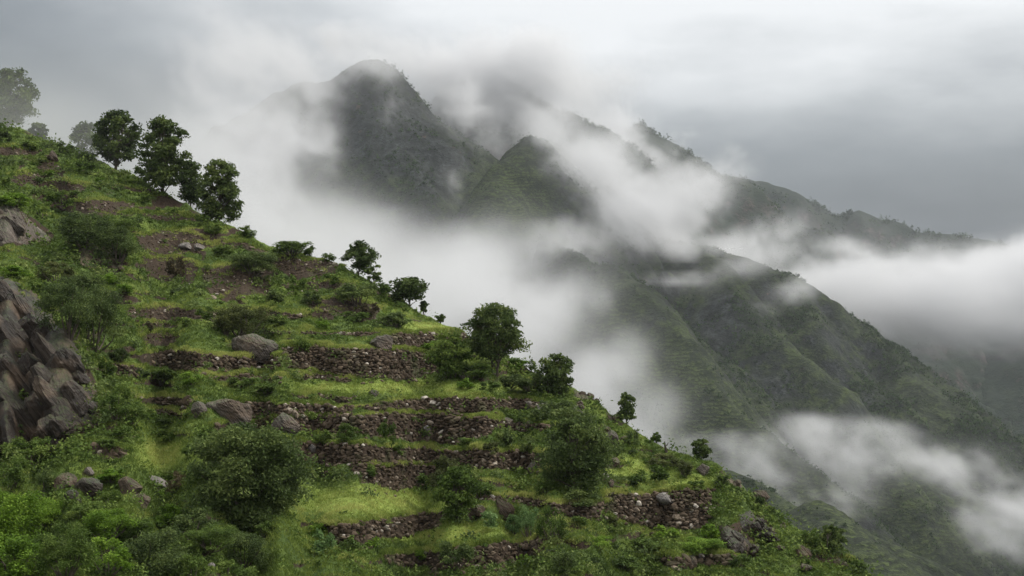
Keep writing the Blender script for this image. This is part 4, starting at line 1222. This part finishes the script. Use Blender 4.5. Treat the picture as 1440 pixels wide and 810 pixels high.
# px, py of the foot, width, height, tone, label   (a trailing ~ marks a loose, open bush)
SHRUBS = [
    (96, 478, 78, 82, 'd', 'tall dark bush pressed against the right side of the large outcrop'),
    (132, 488, 84, 92, 'd', 'largest dark green bush on the upper left, right of the outcrop top'),
    (112, 440, 70, 55, 'd', 'dark bush with a reddish side above the large outcrop'),
    (120, 350, 80, 52, 'd', 'wide dark bush spreading over the brown rock face'),
    (164, 376, 66, 60, 'd', 'dark bush hanging down right of the brown rock face'),
    (150, 340, 70, 40, 'm', 'mid green bush crowning the wide dark bush'),
    (342, 476, 70, 46, 'o', 'olive bush with a yellowish left side above the broad flat boulder'),
    (318, 472, 40, 40, 'o', 'yellow brown bush at the left of the olive bush'),
    (364, 470, 36, 36, 'd', 'dark bush at the right of the olive bush'),
    (160, 592, 46, 54, 'm', 'mid green bush at the foot of the large outcrop'),
    (184, 604, 42, 36, 'm', 'low bush right of the one at the outcrop foot'),
    (204, 590, 34, 24, 'm', 'small bush left of the short stone wall by the domed boulder'),
    (147, 535, 26, 30, 'm', 'small bush touching the right edge of the large outcrop'),
    (355, 386, 66, 36, 'd', 'wide dark bush on the edge of the upper terrace'),
    (176, 416, 28, 16, 'b', 'small round bright bush beside the upper earth bank'),
    (148, 402, 34, 16, 'b', 'bright low cushion bush left of the round bright bush'),
    (247, 396, 30, 34, 'r', 'reddish brown bush standing in the dark bank'),
    (208, 470, 18, 18, 'r', 'small reddish bush on the small earth banks'),
    (505, 430, 54, 36, 'd', 'dark bush on the slope just below the mid ridge tree'),
    (535, 425, 34, 28, 'm', 'bush on the steep slope under the sapling'),
    (470, 405, 30, 20, 'm', 'green bush beside the pale spilled stones'),
    (418, 412, 28, 28, 'm', 'light green bush in the middle of the dark upper slope'),
    (440, 432, 34, 22, 'd', 'dark low bush above the shadowy brown bank'),
    (387, 430, 34, 26, 'd', 'dark bush at the right of the wide scree bank'),
    (390, 462, 30, 16, 'm', 'low bush at the left end of the thin wall line'),
    (453, 462, 24, 15, 'b', 'bright tuft bush on the thin wall line'),
    (500, 452, 36, 18, 'm', 'bush at the top of the grass below the dark bank'),
    (555, 462, 50, 24, 'd', 'dark bush on the slope left of the bent sapling'),
    (520, 445, 30, 20, 'r', 'reddish bush right of the shadowy brown bank'),
    (606, 497, 30, 16, 'b', 'bright low bush left of the pale stemmed tree'),
    (424, 503, 26, 24, 'm', 'small bush rooted in the top of the widest loose wall'),
    (660, 535, 60, 26, 'm', 'green bush between the pale stemmed tree and the lone tree'),
    (725, 524, 40, 22, 'b', 'bright bushes on the ridge right of the lone tree'),
    (748, 520, 14, 16, 'm', 'small upright bush on the ridge line, left of the twin bush'),
    (654, 548, 28, 16, 'b', 'bright small bush on the long terrace below the lone tree'),
    (714, 548, 44, 24, 'd', 'dark bush on the slope below the lone tree'),
    (748, 552, 48, 24, 'd', 'dark spreading bush left of the twin ridge bush'),
    (690, 552, 30, 16, 'm', 'mid green bush in the row above the low wall'),
    (780, 585, 46, 26, 'd', 'dark bush in the hollow below the twin ridge bush'),
    (762, 596, 30, 20, 'd', 'dark bush on the ledge right of the long rubble wall'),
    (726, 596, 26, 16, 'm', 'small bush on the ledge above the dark ledge rock'),
    (456, 627, 34, 22, 'm', 'left of three bushes along the foot of the long rubble wall'),
    (486, 625, 38, 30, 'm', 'middle of three bushes along the foot of the long rubble wall'),
    (543, 628, 28, 38, 'm', 'tall narrow bush, right of three along the foot of the long rubble wall'),
    (556, 644, 22, 20, 'm', 'small bush just below the tall narrow wall foot bush'),
    (404, 600, 22, 16, 'm', 'small bush above the smooth half buried boulder'),
    (372, 606, 24, 24, 'r', 'dark reddish bush left of the smooth half buried boulder'),
    (434, 590, 26, 16, 'm', 'green weeds at the right end of the tumbled wall~'),
    (712, 636, 34, 32, 'd', 'dark bush in front of the long dark wall, left part'),
    (690, 640, 26, 20, 'o', 'olive grass like bush on the wall top below the dark ledge rock'),
    (660, 630, 34, 16, 'm', 'low bush on the strip between the two long walls'),
    (745, 636, 30, 22, 'd', 'dark bush just left of the big leafy tree'),
    (625, 686, 52, 54, 'o', 'dark olive conical bush right of the squat wall'),
    (598, 690, 34, 26, 'm', 'bush between the squat wall and the conical bush'),
    (519, 676, 26, 20, 'm', 'small bush at the left end of the squat wall'),
    (676, 700, 44, 26, 'm', 'pale leaved bush behind the open branched tree'),
    (692, 748, 30, 28, 'p', 'pale green bush left of the leaning triangular slab foot'),
    (722, 752, 36, 30, 'p', 'palest big leaved shrub right of the strip field'),
    (744, 756, 36, 46, 'p', 'upright pale green shrub at the right end of the strip field~'),
    (776, 762, 42, 46, 'm', 'loose tall shrub above the right end of the lowest wall~'),
    (794, 814, 44, 48, 'd', 'round dark bush at the bottom edge right of the lowest wall'),
    (641, 804, 46, 42, 'd', 'dark bush growing over the middle of the lowest wall'),
    (588, 794, 38, 22, 'b', 'bright bush at the foot of the lowest wall, left part'),
    (455, 778, 32, 34, 'p', 'pale green bush at the left end of the field wall'),
    (492, 776, 34, 22, 'm', 'bush at the foot of the field wall'),
    (524, 772, 30, 16, 'b', 'bright low weeds below the right half of the field wall~'),
    (448, 752, 26, 16, 'b', 'small bright bush on the near left corner of the sunlit field'),
    (860, 744, 24, 16, 'o', 'small brownish bush at the left foot of the tall curved wall'),
    (818, 742, 30, 16, 'm', 'low bush under the shaded wall'),
    (818, 712, 60, 26, 'd', 'dark undergrowth bush at the base of the big leafy tree'),
    (770, 690, 36, 20, 'm', 'bush at the left base of the big leafy tree'),
    (898, 684, 34, 28, 'm', 'rounded green bush on the slope above the tongue of field'),
    (924, 680, 34, 26, 'm', 'rounded green bush right of its neighbour above the tongue of field'),
    (868, 646, 20, 18, 'd', 'small dark bush below the pale crest slab'),
    (934, 660, 44, 20, 'o', 'olive brush on the right hand crest below the dead stump'),
    (962, 672, 36, 26, 'o', 'brownish bush left of the little round tree'),
    (890, 630, 22, 28, 'd', 'dark bush directly under the slim ridge tree'),
    (835, 600, 34, 18, 'm', 'green bush among the brown crest rocks'),
    (846, 660, 24, 14, 'b', 'bright low bush right of the big leafy tree crown'),
    (978, 690, 26, 14, 'm', 'low bush on the outer rim of the tongue of field'),
    (1016, 694, 26, 20, 'd', 'dark bush beyond the tip of the tongue of field'),
    (936, 758, 34, 18, 'b', 'bright bush below the middle of the tall curved wall'),
    (1000, 756, 34, 24, 'b', 'bright bush overhanging the smooth dark slab'),
    (905, 775, 60, 20, 'm', 'thick lip of greenery over the lowest rough wall, left part'),
    (980, 778, 70, 18, 'b', 'thick lip of greenery over the lowest rough wall, right part'),
    (1070, 722, 20, 22, 'd', 'dark bush on the ridge above the overhanging crag'),
    (1087, 726, 12, 12, 'd', 'tiny dark bush on the ridge right of the overhanging crag'),
    (1140, 772, 26, 24, 'm', 'green bush left of the dark end bushes'),
    (1154, 758, 16, 16, 'd', 'small dark bush topping the ridge beside the dark end bushes'),
    (1132, 798, 18, 15, 'm', 'small bush beside the dark upright rock'),
    (1206, 808, 26, 14, 'm', 'last low bush where the ridge leaves the picture'),
    (1040, 800, 40, 20, 'm', 'bush on the grass below the smooth dark slab'),
    (880, 808, 60, 24, 'm', 'broad low bush at the bottom right of centre'),
    (840, 775, 44, 22, 'b', 'bright low bush right of the round dark bottom bush'),
    (740, 806, 30, 18, 'b', 'bright weeds below the right half of the lowest wall~'),
    (103, 640, 32, 24, 'm', 'round bush under the earth step at the outcrop foot'),
    (150, 634, 36, 16, 'm', 'bush draped over the raw earth step'),
    (172, 622, 30, 22, 'm', 'bush above the right end of the raw earth step'),
    (44, 660, 54, 44, 'm', 'bush below the bottom of the large outcrop'),
    (16, 694, 50, 46, 'm', 'bush at the left edge below the outcrop'),
    (64, 704, 40, 48, 'd', 'dark upright bush left of the overhanging slab'),
    (12, 648, 34, 26, 'm', 'small bush in the outcrop crevice at the left edge'),
    (156, 676, 42, 20, 'b', 'bright bush just above the brown upright rock'),
    (152, 718, 36, 32, 'm', 'bush between the overhanging slab and the red earth'),
    (236, 676, 20, 14, 'm', 'little bush behind the pale tilted slab'),
    (250, 694, 34, 28, 'r', 'reddish brown bush right of the pale tilted slab'),
    (228, 698, 30, 14, 'b', 'bright low weeds under the pale tilted slab~'),
    (240, 742, 54, 34, 'b', 'bright bush left of the big round tree'),
    (14, 770, 96, 90, 'b', 'tall bright green bush at the left edge near the bottom'),
    (62, 755, 70, 52, 'b', 'bright feathery bush right of the tall bright left bush'),
    (26, 826, 110, 76, 'b', 'bright green bush filling the bottom left corner'),
    (92, 826, 80, 72, 'm', 'bush second from the bottom left corner'),
    (150, 758, 72, 46, 'b', 'bright spreading bush in the middle of the lower left thicket'),
    (116, 742, 50, 36, 'm', 'bush above the bright spreading thicket bush'),
    (150, 812, 60, 52, 'b', 'bright bush at the bottom, left of the large dark one'),
    (216, 822, 104, 84, 'd', 'large dark bush at the bottom edge, left of the big round tree'),
    (190, 758, 50, 36, 'm', 'bush above the large dark bottom bush'),
    (296, 778, 66, 38, 'm', 'bush beneath the big round tree, left side'),
    (344, 800, 76, 54, 'd', 'dark bush right under the big round tree'),
    (330, 826, 60, 36, 'm', 'bush at the bottom edge under the big round tree'),
    (270, 820, 50, 44, 'm', 'bush at the bottom edge right of the large dark bush'),
    (272, 760, 56, 50, 'd', 'dark bush at the left foot of the big round tree'),
    (375, 765, 40, 28, 'm', 'bush at the right foot of the big round tree'),
    (400, 722, 28, 22, 'd', 'dark bush at the near left edge of the sunlit field'),
    (290, 624, 34, 26, 'm', 'bush left of the scattered wall stones'),
    (268, 640, 32, 18, 'm', 'bush at the right border of the small sloping meadow'),
    (240, 618, 40, 20, 'm', 'bush above the small sloping meadow'),
    (230, 604, 34, 18, 'd', 'dark low bush under the short stone wall'),
    (228, 540, 58, 28, 'm', 'grassy green mound bush on the left terraces'),
    (270, 545, 40, 18, 'b', 'bright mound bush right of the grassy mound bush'),
    (378, 556, 52, 18, 'm', 'low spreading bush on the long terrace, left part'),
    (340, 545, 40, 16, 'm', 'low bush above the domed boulder on the terrace'),
    (168, 510, 40, 24, 'd', 'dark bush below the largest dark bush'),
    (198, 540, 30, 22, 'd', 'dark low bush right of the collapsed wall end'),
    (262, 463, 28, 16, 'm', 'green bush on the stone strewn bank'),
    (290, 455, 26, 18, 'm', 'little bush at the right end of the stone strewn bank'),
    (410, 362, 62, 26, 'm', 'long mid green bush on the ridge top right of the big ridge trees'),
    (436, 362, 18, 18, 'm', 'small bush at the right end of the long ridge top bush'),
    (460, 372, 22, 14, 'm', 'bush on the ridge left of the leaning mid ridge tree'),
    (122, 250, 30, 20, 'm', 'bush below the lone round ridge tree, left side'),
    (138, 262, 18, 14, 'b', 'round bright bush below the lone round ridge tree'),
    (92, 292, 44, 30, 'm', 'mid green bush left of the lower brown bank'),
    (20, 296, 56, 28, 'b', 'bright grassy hump bush just above the pale slabs'),
    (58, 306, 36, 26, 'm', 'bush right of the grassy hump above the pale slabs'),
    (10, 268, 24, 18, 'm', 'bush at the far left edge under the thin brown bank'),
    (70, 252, 18, 12, 'b', 'small bright bush between the upper banks'),
    (8, 206, 26, 20, 'd', 'dark bush at the left edge on the highest bank'),
    (90, 216, 24, 15, 'm', 'dim bush on the misty crest left of the ghostly tree'),
    (122, 228, 24, 14, 'm', 'dim bush on the misty crest under the ghostly tree'),
    (40, 214, 30, 16, 'm', 'dim bush on the misty crest under the corner tree'),
    (186, 324, 40, 22, 'd', 'dark bush left of the bank below the ridge trees'),
    (284, 318, 20, 13, 'm', 'small bush in the grass under the lowest big ridge tree'),
    (205, 286, 22, 14, 'm', 'small bush in the grass at the foot of the tallest ridge tree'),
    (345, 334, 30, 14, 'm', 'low bush on the ridge just right of the lowest big tree'),
    (300, 330, 30, 16, 'm', 'bush at the grass foot of the lowest big ridge tree'),
    (196, 240, 22, 18, 'm', 'bush on the ridge between the lone and the tallest tree'),
    (316, 362, 30, 16, 'm', 'low bush above the wide scree bank'),
    (18, 394, 44, 20, 'b', 'grass green brush along the rim of the large outcrop, at the left edge'),
    (52, 418, 34, 18, 'm', 'low green brush on the sloping rim of the large outcrop'),
    (78, 400, 50, 30, 'o', 'olive brush on the grassy top of the large outcrop'),
]
gname = {'d': 'dark bushes on the hillside', 'm': 'green bushes on the hillside', 'b': 'bright green bushes on the hillside', 'p': 'pale green bushes on the hillside', 'o': 'olive bushes on the hillside', 'r': 'reddish bushes on the hillside'}
rs = np.random.default_rng(61)
for i, (px, py, wpx, hpx, tone, label) in enumerate(SHRUBS):
    loose = label.endswith('~')
    label = label.rstrip('~')
    g = P(np.array([px]), np.array([py]))[0]
    size = 'small' if wpx < 36 else ('medium' if wpx < 64 else 'large')
    fol, stem = bush_mesh(size, i % {'small': 6, 'medium': 5, 'large': 4}[size], tone, loose)
    k = 1.3 if wpx > 40 else 1.12
    sc = (wpx / F * g[1] * k, wpx / F * g[1] * k * .85, hpx / F * g[1] * 1.2)
    if size == 'small':
        o = link('shrub', fol, loc=g)
    else:
        o = link('shrub', None, loc=g)
        o.empty_display_size = .3
        link('foliage', fol, o)
        link('stem', stem, o)
    o.scale = sc
    o.rotation_euler = (0, 0, rs.uniform(0, 6.28))
    tag(o, label, 'bush', gname[tone])

# ------------------------------------------------------------------ weeds and grass, too many to count
r = np.random.default_rng(91)


def scatter(n, px0=-60, px1=1300, bottom=840):
    px = r.uniform(px0, px1, n)
    s = skyline(px)
    py = r.uniform(170, bottom, n)
    ok = py > s + .5
    return px[ok], py[ok]


# leafy weeds in low mounds
px, py = scatter(30000)
g = P(px, py)
f = sample_grid(field, px, py)
e = sample_grid(earth, px, py)
st = sample_grid(steepness, px, py)
wl = np.maximum(sample_grid(wallmask, px, py + 1), np.maximum(sample_grid(wallmask, px, py - 4), sample_grid(wallmask, px, py + 7)))
nn = fbm(g[:, 0] / 5, g[:, 1] / 5, 3.3, 4)
keep = r.random(len(px)) < np.clip(.34 + 1.5 * nn, .03, 1) * (1 - .97 * f) * (1 - .7 * np.clip(st, 0, 1)) * (1 - .85 * wl)
px, py, g, nn = px[keep], py[keep], g[keep], nn[keep]
per = 20
n = len(px)
rad = (.12 + .50 * r.random(n) ** 2) * (g[:, 1] / 60) ** .5
rr = np.repeat(rad, per)
o_ = r.normal(size=(n * per, 3)) * np.array([.62, .5, .42])
o_[:, 2] = np.abs(o_[:, 2]) + .1
pos = np.repeat(g, per, 0) + o_ * rr[:, None]
V, Fc = leaf_quads(pos, np.repeat(.00125 * g[:, 1], per) * r.uniform(.7, 1.3, n * per), .5, r)
T = np.clip(np.repeat(.46 + .55 * nn + r.normal(size=n) * .14, per) + r.normal(size=n * per) * .1, 0, 1)
tag(link('undergrowth', make_mesh('undergrowth', V, Fc, M_leaf_mid, {'tint': np.repeat(T, 4)})), kind='stuff')

# darker thickets between the ledges
px, py = scatter(5200)
g = P(px, py)
f = sample_grid(field, px, py)
st = sample_grid(steepness, px, py)
wl = np.maximum(sample_grid(wallmask, px, py + 2), np.maximum(sample_grid(wallmask, px, py - 6), sample_grid(wallmask, px, py + 10)))
nn = fbm(g[:, 0] / 7, g[:, 1] / 7, 13.3, 4)
keep = r.random(len(px)) < np.clip(.10 + .22 * sstep(500, 400, py) * (px > 90) + 1.6 * nn + .3 * np.clip(st, 0, 1), .0, 1) * (1 - .98 * f) * (1 - .9 * wl)
g, nn = g[keep], nn[keep]
per = 70
n = len(g)
rad = (.28 + .55 * r.random(n) ** 2) * (g[:, 1] / 60) ** .5
d_ = r.normal(size=(n * per, 3))
d_ /= np.linalg.norm(d_, axis=1)[:, None]
d_[:, 2] = np.abs(d_[:, 2]) * .85
lump = np.repeat(r.normal(size=(n, 5, 3)) * .5, 14, axis=1).reshape(-1, 3)
lump[:, 2] = np.abs(lump[:, 2]) * .5
pos = np.repeat(g, per, 0) + (d_ * r.uniform(.35, .75, n * per)[:, None] + lump) * np.repeat(rad, per)[:, None]
V, Fc = leaf_quads(pos, np.repeat(.00125 * g[:, 1], per) * r.uniform(.7, 1.3, n * per), .45, r)
T = np.clip(np.repeat(.5 + r.normal(size=n) * .2, per) + r.normal(size=n * per) * .1, 0, 1)
tag(link('thicket_undergrowth', make_mesh('thicket_undergrowth', V, Fc, M_leaf_dark, {'tint': np.repeat(T, 4)})), kind='stuff')

# grass blades, thickest along the lips of the walls
px, py = scatter(360000)
lipx, lipy = [], []
for (_k, top, bot, _s, _c, kd, _l) in WALLS:
    m = int((top[-1][0] - top[0][0]) * (16 if kd == 'terrace_wall' else 7))
    xx = r.uniform(top[0][0] - 6, top[-1][0] + 6, m)
    tp = np.array(top, float)
    lipx.append(xx)
    lipy.append(np.interp(xx, tp[:, 0], tp[:, 1]) - 1.6 + r.normal(size=m) * 1.3)
ex = r.uniform(-60, 1250, 420000)
ey = r.uniform(170, 835, 420000)
ok = (ey > skyline(ex) + 2) & (sample_grid(ledge, ex, ey + 3.2) > .5) & (sample_grid(ledge, ex, ey - .8) < .5)
lipx.append(ex[ok])
lipy.append(ey[ok])
lipx, lipy = np.concatenate(lipx), np.concatenate(lipy)
nlip = len(lipx)
px, py = np.concatenate([px, lipx]), np.concatenate([py, lipy])
lip = np.arange(len(px)) >= len(px) - nlip
f = sample_grid(field, px, py)
e = sample_grid(earth, px, py)
st = sample_grid(steepness, px, py)
g = P(px, py)
n1 = fbm(g[:, 0] / 4, g[:, 1] / 4, 6.6, 4)
n2 = fbm(g[:, 0] / 1.2, g[:, 1] / 1.2, 2.6, 3)
pr = np.clip(1.15 - 1.25 * e + .5 * n2, .02, 1) * (1 - .9 * np.clip(st, 0, 1))
keep = (r.random(len(px)) < pr) | (lip & (py > skyline(px) + 1) & (fbm(px / 9, py / 9, 4.4, 2) > -.25))
px, py, f, g, n1, n2, lip = (a[keep] for a in (px, py, f, g, n1, n2, lip))
f = np.maximum(f, lip * .8)  # lips get a paler tint, light on the edges put into the colour
n = len(px)
B = 5
hgt = (.065 + .10 * np.clip(.5 + n2, 0, 1)) * (1 - .2 * f) * (g[:, 1] / 60) ** .35
hgt = np.repeat(hgt, B) * r.uniform(.6, 1.3, n * B)
ang = r.uniform(0, 2 * math.pi, n * B)
base = np.repeat(g, B, 0) + np.stack([r.normal(size=n * B), r.normal(size=n * B), np.zeros(n * B)], 1) * .07
base[:, 2] -= .03
wd = np.repeat(.00030 * g[:, 1], B)
sx_ = np.stack([np.cos(ang), np.sin(ang), np.zeros(n * B)], 1)
ln = r.normal(size=(n * B, 2)) * .55
tip = base + np.stack([ln[:, 0] * hgt, ln[:, 1] * hgt, hgt], 1)
V = np.stack([base - sx_ * wd[:, None], base + sx_ * wd[:, None], tip], 1).reshape(-1, 3)
T = np.clip(np.repeat(.34 + .46 * f + .85 * n1 + .35 * n2, B) + r.normal(size=n * B) * .1, 0, 1)  # field blades paler too, carrying painted light on the treads
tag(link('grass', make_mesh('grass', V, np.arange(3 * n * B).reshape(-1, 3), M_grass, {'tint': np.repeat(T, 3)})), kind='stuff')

# ------------------------------------------------------------------ air and mist
hz = NT('haze')
hv = hz.n('ShaderNodeVolumePrincipled')
hv.inputs['Color'].default_value = (.84, .88, .94, 1)
hv.inputs['Density'].default_value = .00007
hz.t.links.new(hv.outputs[0], hz.out.inputs['Volume'])
bx = np.array([[x, y, z] for x in (-1800, 1800) for y in (-40, 2820) for z in (-333, 420)], float)
bf = np.array([[0, 1, 3, 2], [4, 6, 7, 5], [0, 4, 5, 1], [2, 3, 7, 6], [0, 2, 6, 4], [1, 5, 7, 3]])
tag(link('haze', make_mesh('haze', bx, bf, hz.m)), kind='stuff')


def mist(name, lo, hi, voxel, blobs, gain, seed, color=(.81, .815, .825), aniso=.1, nscale=70, wisp=1.0, rise=(1, 1, 1)):
    lo, hi = np.array(lo, float), np.array(hi, float)
    vx = (voxel, voxel * 2.2, voxel)
    n = [int(round((hi[i] - lo[i]) / vx[i])) + 1 for i in range(3)]
    ax = [np.linspace(lo[i], hi[i], n[i]) for i in range(3)]
    Z, Y, X = np.meshgrid(ax[2], ax[1], ax[0], indexing='ij')
    D = np.zeros(Z.shape)
    px = X / Y * F + 720
    py = 405 - Z / Y * F
    for b in blobs:
        cx, cy, yy, rx, ry, ryy, amt = b[:7]
        rot = math.radians(b[7]) if len(b) > 7 else 0
        c = at(cx, cy, yy)
        dx, dz = X - c[0], Z - c[2]
        ex, ez = rx / F * yy, ry / F * yy
        u = dx * math.cos(rot) - dz * math.sin(rot)
        v = dx * math.sin(rot) + dz * math.cos(rot)
        q = (u / ex) ** 2 + (v / ez) ** 2 + ((Y - yy) / ryy) ** 2
        D += amt * np.exp(-q * 1.1)
    s = nscale
    wx = X + .6 * s * fbm(X / s, Y / s * .38, Z / s + seed, 3)
    wz = Z + .6 * s * fbm(X / s + 7, Y / s * .38, Z / s + seed, 3)
    ca, sa = math.cos(math.radians(33)), math.sin(math.radians(33))
    ra, rb = wx * ca - wz * sa, wx * sa + wz * ca          # along and across the drift, down to the right
    nn = fbm(ra / s * .6, Y / s * .38, rb / s * 1.2 + seed, 5, .72)
    torn = np.clip(D * 1.15 + wisp * 2.4 * nn * np.sqrt(np.clip(D, 0, 1)) - .28, 0, None)
    veil = np.clip(D - .05, 0, None) * np.clip(1 + 2.6 * nn, 0.05, 2.2)
    D = (torn * sstep(0, .6, torn) * .72 + veil * .32) * gain
    # fade at the grid's own edges
    for i, arr in enumerate((X, Y, Z)):
        D *= sstep(lo[i], lo[i] + vx[i] * 3, arr) * (1 - sstep(hi[i] - vx[i] * 3, hi[i], arr))
    me = bpy.data.meshes.new(name)
    co = np.stack([X.ravel(), Y.ravel(), Z.ravel()], 1).astype(np.float32)
    me.vertices.add(len(co))
    me.vertices.foreach_set('co', co.ravel())
    a = me.attributes.new('density', 'FLOAT', 'POINT')
    a.data.foreach_set('value', D.ravel().astype(np.float32))
    m = NT(name)
    pv = m.n('ShaderNodeVolumePrincipled')
    pv.inputs['Color'].default_value = (*color, 1)
    pv.inputs['Density'].default_value = 1
    pv.inputs['Anisotropy'].default_value = aniso
    m.t.links.new(pv.outputs[0], m.out.inputs['Volume'])
    me.materials.append(m.m)
    o = link(name, me)
    tag(o, kind='stuff')
    ng = bpy.data.node_groups.new(name, 'GeometryNodeTree')
    ng.interface.new_socket('Geometry', in_out='INPUT', socket_type='NodeSocketGeometry')
    ng.interface.new_socket('Geometry', in_out='OUTPUT', socket_type='NodeSocketGeometry')
    N, Lk = ng.nodes.new, ng.links.new
    gi, go, vc = N('NodeGroupInput'), N('NodeGroupOutput'), N('GeometryNodeVolumeCube')
    vc.inputs['Min'].default_value = lo
    vc.inputs['Max'].default_value = hi
    for k, c in zip('XYZ', n):
        vc.inputs['Resolution ' + k].default_value = c
    vc.inputs['Background'].default_value = 0
    ps, sx = N('GeometryNodeInputPosition'), N('ShaderNodeSeparateXYZ')
    Lk(ps.outputs[0], sx.inputs[0])

    def mth(op, p, q):
        k = N('ShaderNodeMath')
        k.operation = op
        for i, v in enumerate((p, q)):
            if hasattr(v, 'is_output'):
                Lk(v, k.inputs[i])
            else:
                k.inputs[i].default_value = v
        return k.outputs[0]
    ix = [mth('ROUND', mth('MULTIPLY', mth('SUBTRACT', sx.outputs[i], float(lo[i])), (n[i] - 1) / float(hi[i] - lo[i])), 0.) for i in range(3)]
    I = mth('ADD', mth('MULTIPLY', mth('ADD', mth('MULTIPLY', ix[2], float(n[1])), ix[1]), float(n[0])), ix[0])
    na, si, sm = N('GeometryNodeInputNamedAttribute'), N('GeometryNodeSampleIndex'), N('GeometryNodeSetMaterial')
    na.data_type = 'FLOAT'
    na.inputs[0].default_value = 'density'
    si.data_type = 'FLOAT'
    si.domain = 'POINT'
    Lk(gi.outputs[0], si.inputs['Geometry'])
    Lk(na.outputs[0], si.inputs['Value'])
    Lk(I, si.inputs['Index'])
    Lk(si.outputs[0], vc.inputs['Density'])
    sm.inputs['Material'].default_value = m.m
    Lk(vc.outputs[0], sm.inputs[0])
    Lk(sm.outputs[0], go.inputs[0])
    md = o.modifiers.new('density_grid', 'NODES')
    md.node_group = ng
    return o


# blobs: (px, py, distance, radius px, radius px, depth radius m, amount, tilt)
mist('valley_mist', (-190, 98, -130), (300, 560, 110), 3.6, [
    (10, 165, 152, 190, 80, 26, 1.25),
    (60, 160, 230, 260, 120, 50, .3),
    (200, 235, 124, 150, 70, 13, .6),
    (345, 300, 330, 135, 100, 90, .42),
    (470, 360, 330, 130, 70, 80, .85),
    (590, 435, 400, 150, 55, 80, 1.6, -35),
    (700, 495, 430, 140, 56, 80, 1.8, -35),
    (800, 558, 450, 115, 46, 70, 1.4, -35),
    (880, 614, 450, 95, 34, 60, .8, -35),
    (330, 160, 420, 150, 110, 90, .28),
    (120, 60, 400, 300, 130, 120, .14),
], .017, 1.0, nscale=40, wisp=1.4)
mist('mountain_mist', (-400, 640, -240), (560, 1760, 240), 4.0, [
    # against the peak's left flank and round its head
    (330, 230, 880, 95, 170, 70, 1.3),
    (420, 405, 850, 110, 75, 70, 1.4),
    (440, 200, 1000, 36, 70, 40, .8),
    (390, 118, 1080, 80, 52, 50, 1.5),
    (480, 60, 1240, 120, 26, 60, .8),
    (560, 440, 800, 115, 42, 50, 1.2, -20),
    (690, 418, 780, 120, 34, 50, 1.1),
    (600, 375, 850, 80, 26, 40, .5),
    (655, 160, 1090, 40, 50, 40, 1.2, -50),
    (640, 245, 950, 18, 40, 30, .6),
    # the shoulder lost in cloud
    (695, 110, 1290, 105, 56, 50, 3.6),
    (520, 92, 1112, 75, 26, 30, 1.15),
    (560, 150, 1040, 40, 40, 30, .3),
    (770, 165, 1230, 85, 34, 50, 1.3, -30),
    (830, 140, 1440, 90, 36, 30, 1.1, -30),
    # the long bank streaming down to the right
    (800, 230, 1010, 46, 60, 50, 1.7, -40),
    (840, 240, 1040, 70, 40, 50, 1.6, -38),
    (880, 300, 985, 80, 42, 50, 2.2, -35),
    (930, 300, 1120, 120, 46, 60, .55, -34),
    (945, 305, 1060, 85, 34, 50, 1.7, -34),
    (800, 350, 880, 60, 34, 40, 1.0),
    (900, 338, 960, 70, 18, 30, 1.1),
    (985, 345, 940, 90, 17, 26, 1.0, -8),
    (1060, 368, 945, 90, 20, 26, 1.3, -22),
    (945, 394, 890, 45, 11, 22, .8),
    (1095, 420, 920, 75, 18, 25, .9, -28),
    (1030, 362, 1130, 90, 26, 60, 1.6, -28),
    (1110, 380, 1120, 125, 34, 60, .5, -25),
    (1160, 400, 1150, 100, 30, 60, 2.0, -15),
    (1270, 415, 1180, 120, 40, 70, 2.3, -10),
    (1390, 430, 1180, 130, 54, 70, 2.5, -10),
    (1310, 372, 1270, 130, 18, 50, .7, -6),
    (1480, 410, 1200, 90, 66, 70, 2.0),
    (1190, 348, 1350, 70, 14, 40, .8, 10),
    (862, 188, 1650, 44, 40, 40, 2.4, -30),
    (910, 228, 1600, 60, 18, 40, .9, -34),
], .0165, 2.0, nscale=40, wisp=1.9)
mist('slope_mist', (60, 540, -250), (420, 860, -60), 2.8, [
    (1145, 590, 700, 80, 44, 24, 1.5, -20),
    (1215, 640, 690, 70, 44, 24, 1.3, -30),
    (1085, 640, 620, 100, 56, 26, 1.0, -35),
    (1000, 590, 600, 75, 44, 26, .9, -35),
    (1330, 655, 740, 75, 32, 22, 1.4),
    (1420, 735, 720, 70, 50, 26, 1.5),
    (1170, 710, 640, 60, 34, 20, .9),
], .020, 3.0, nscale=20, wisp=1.7)
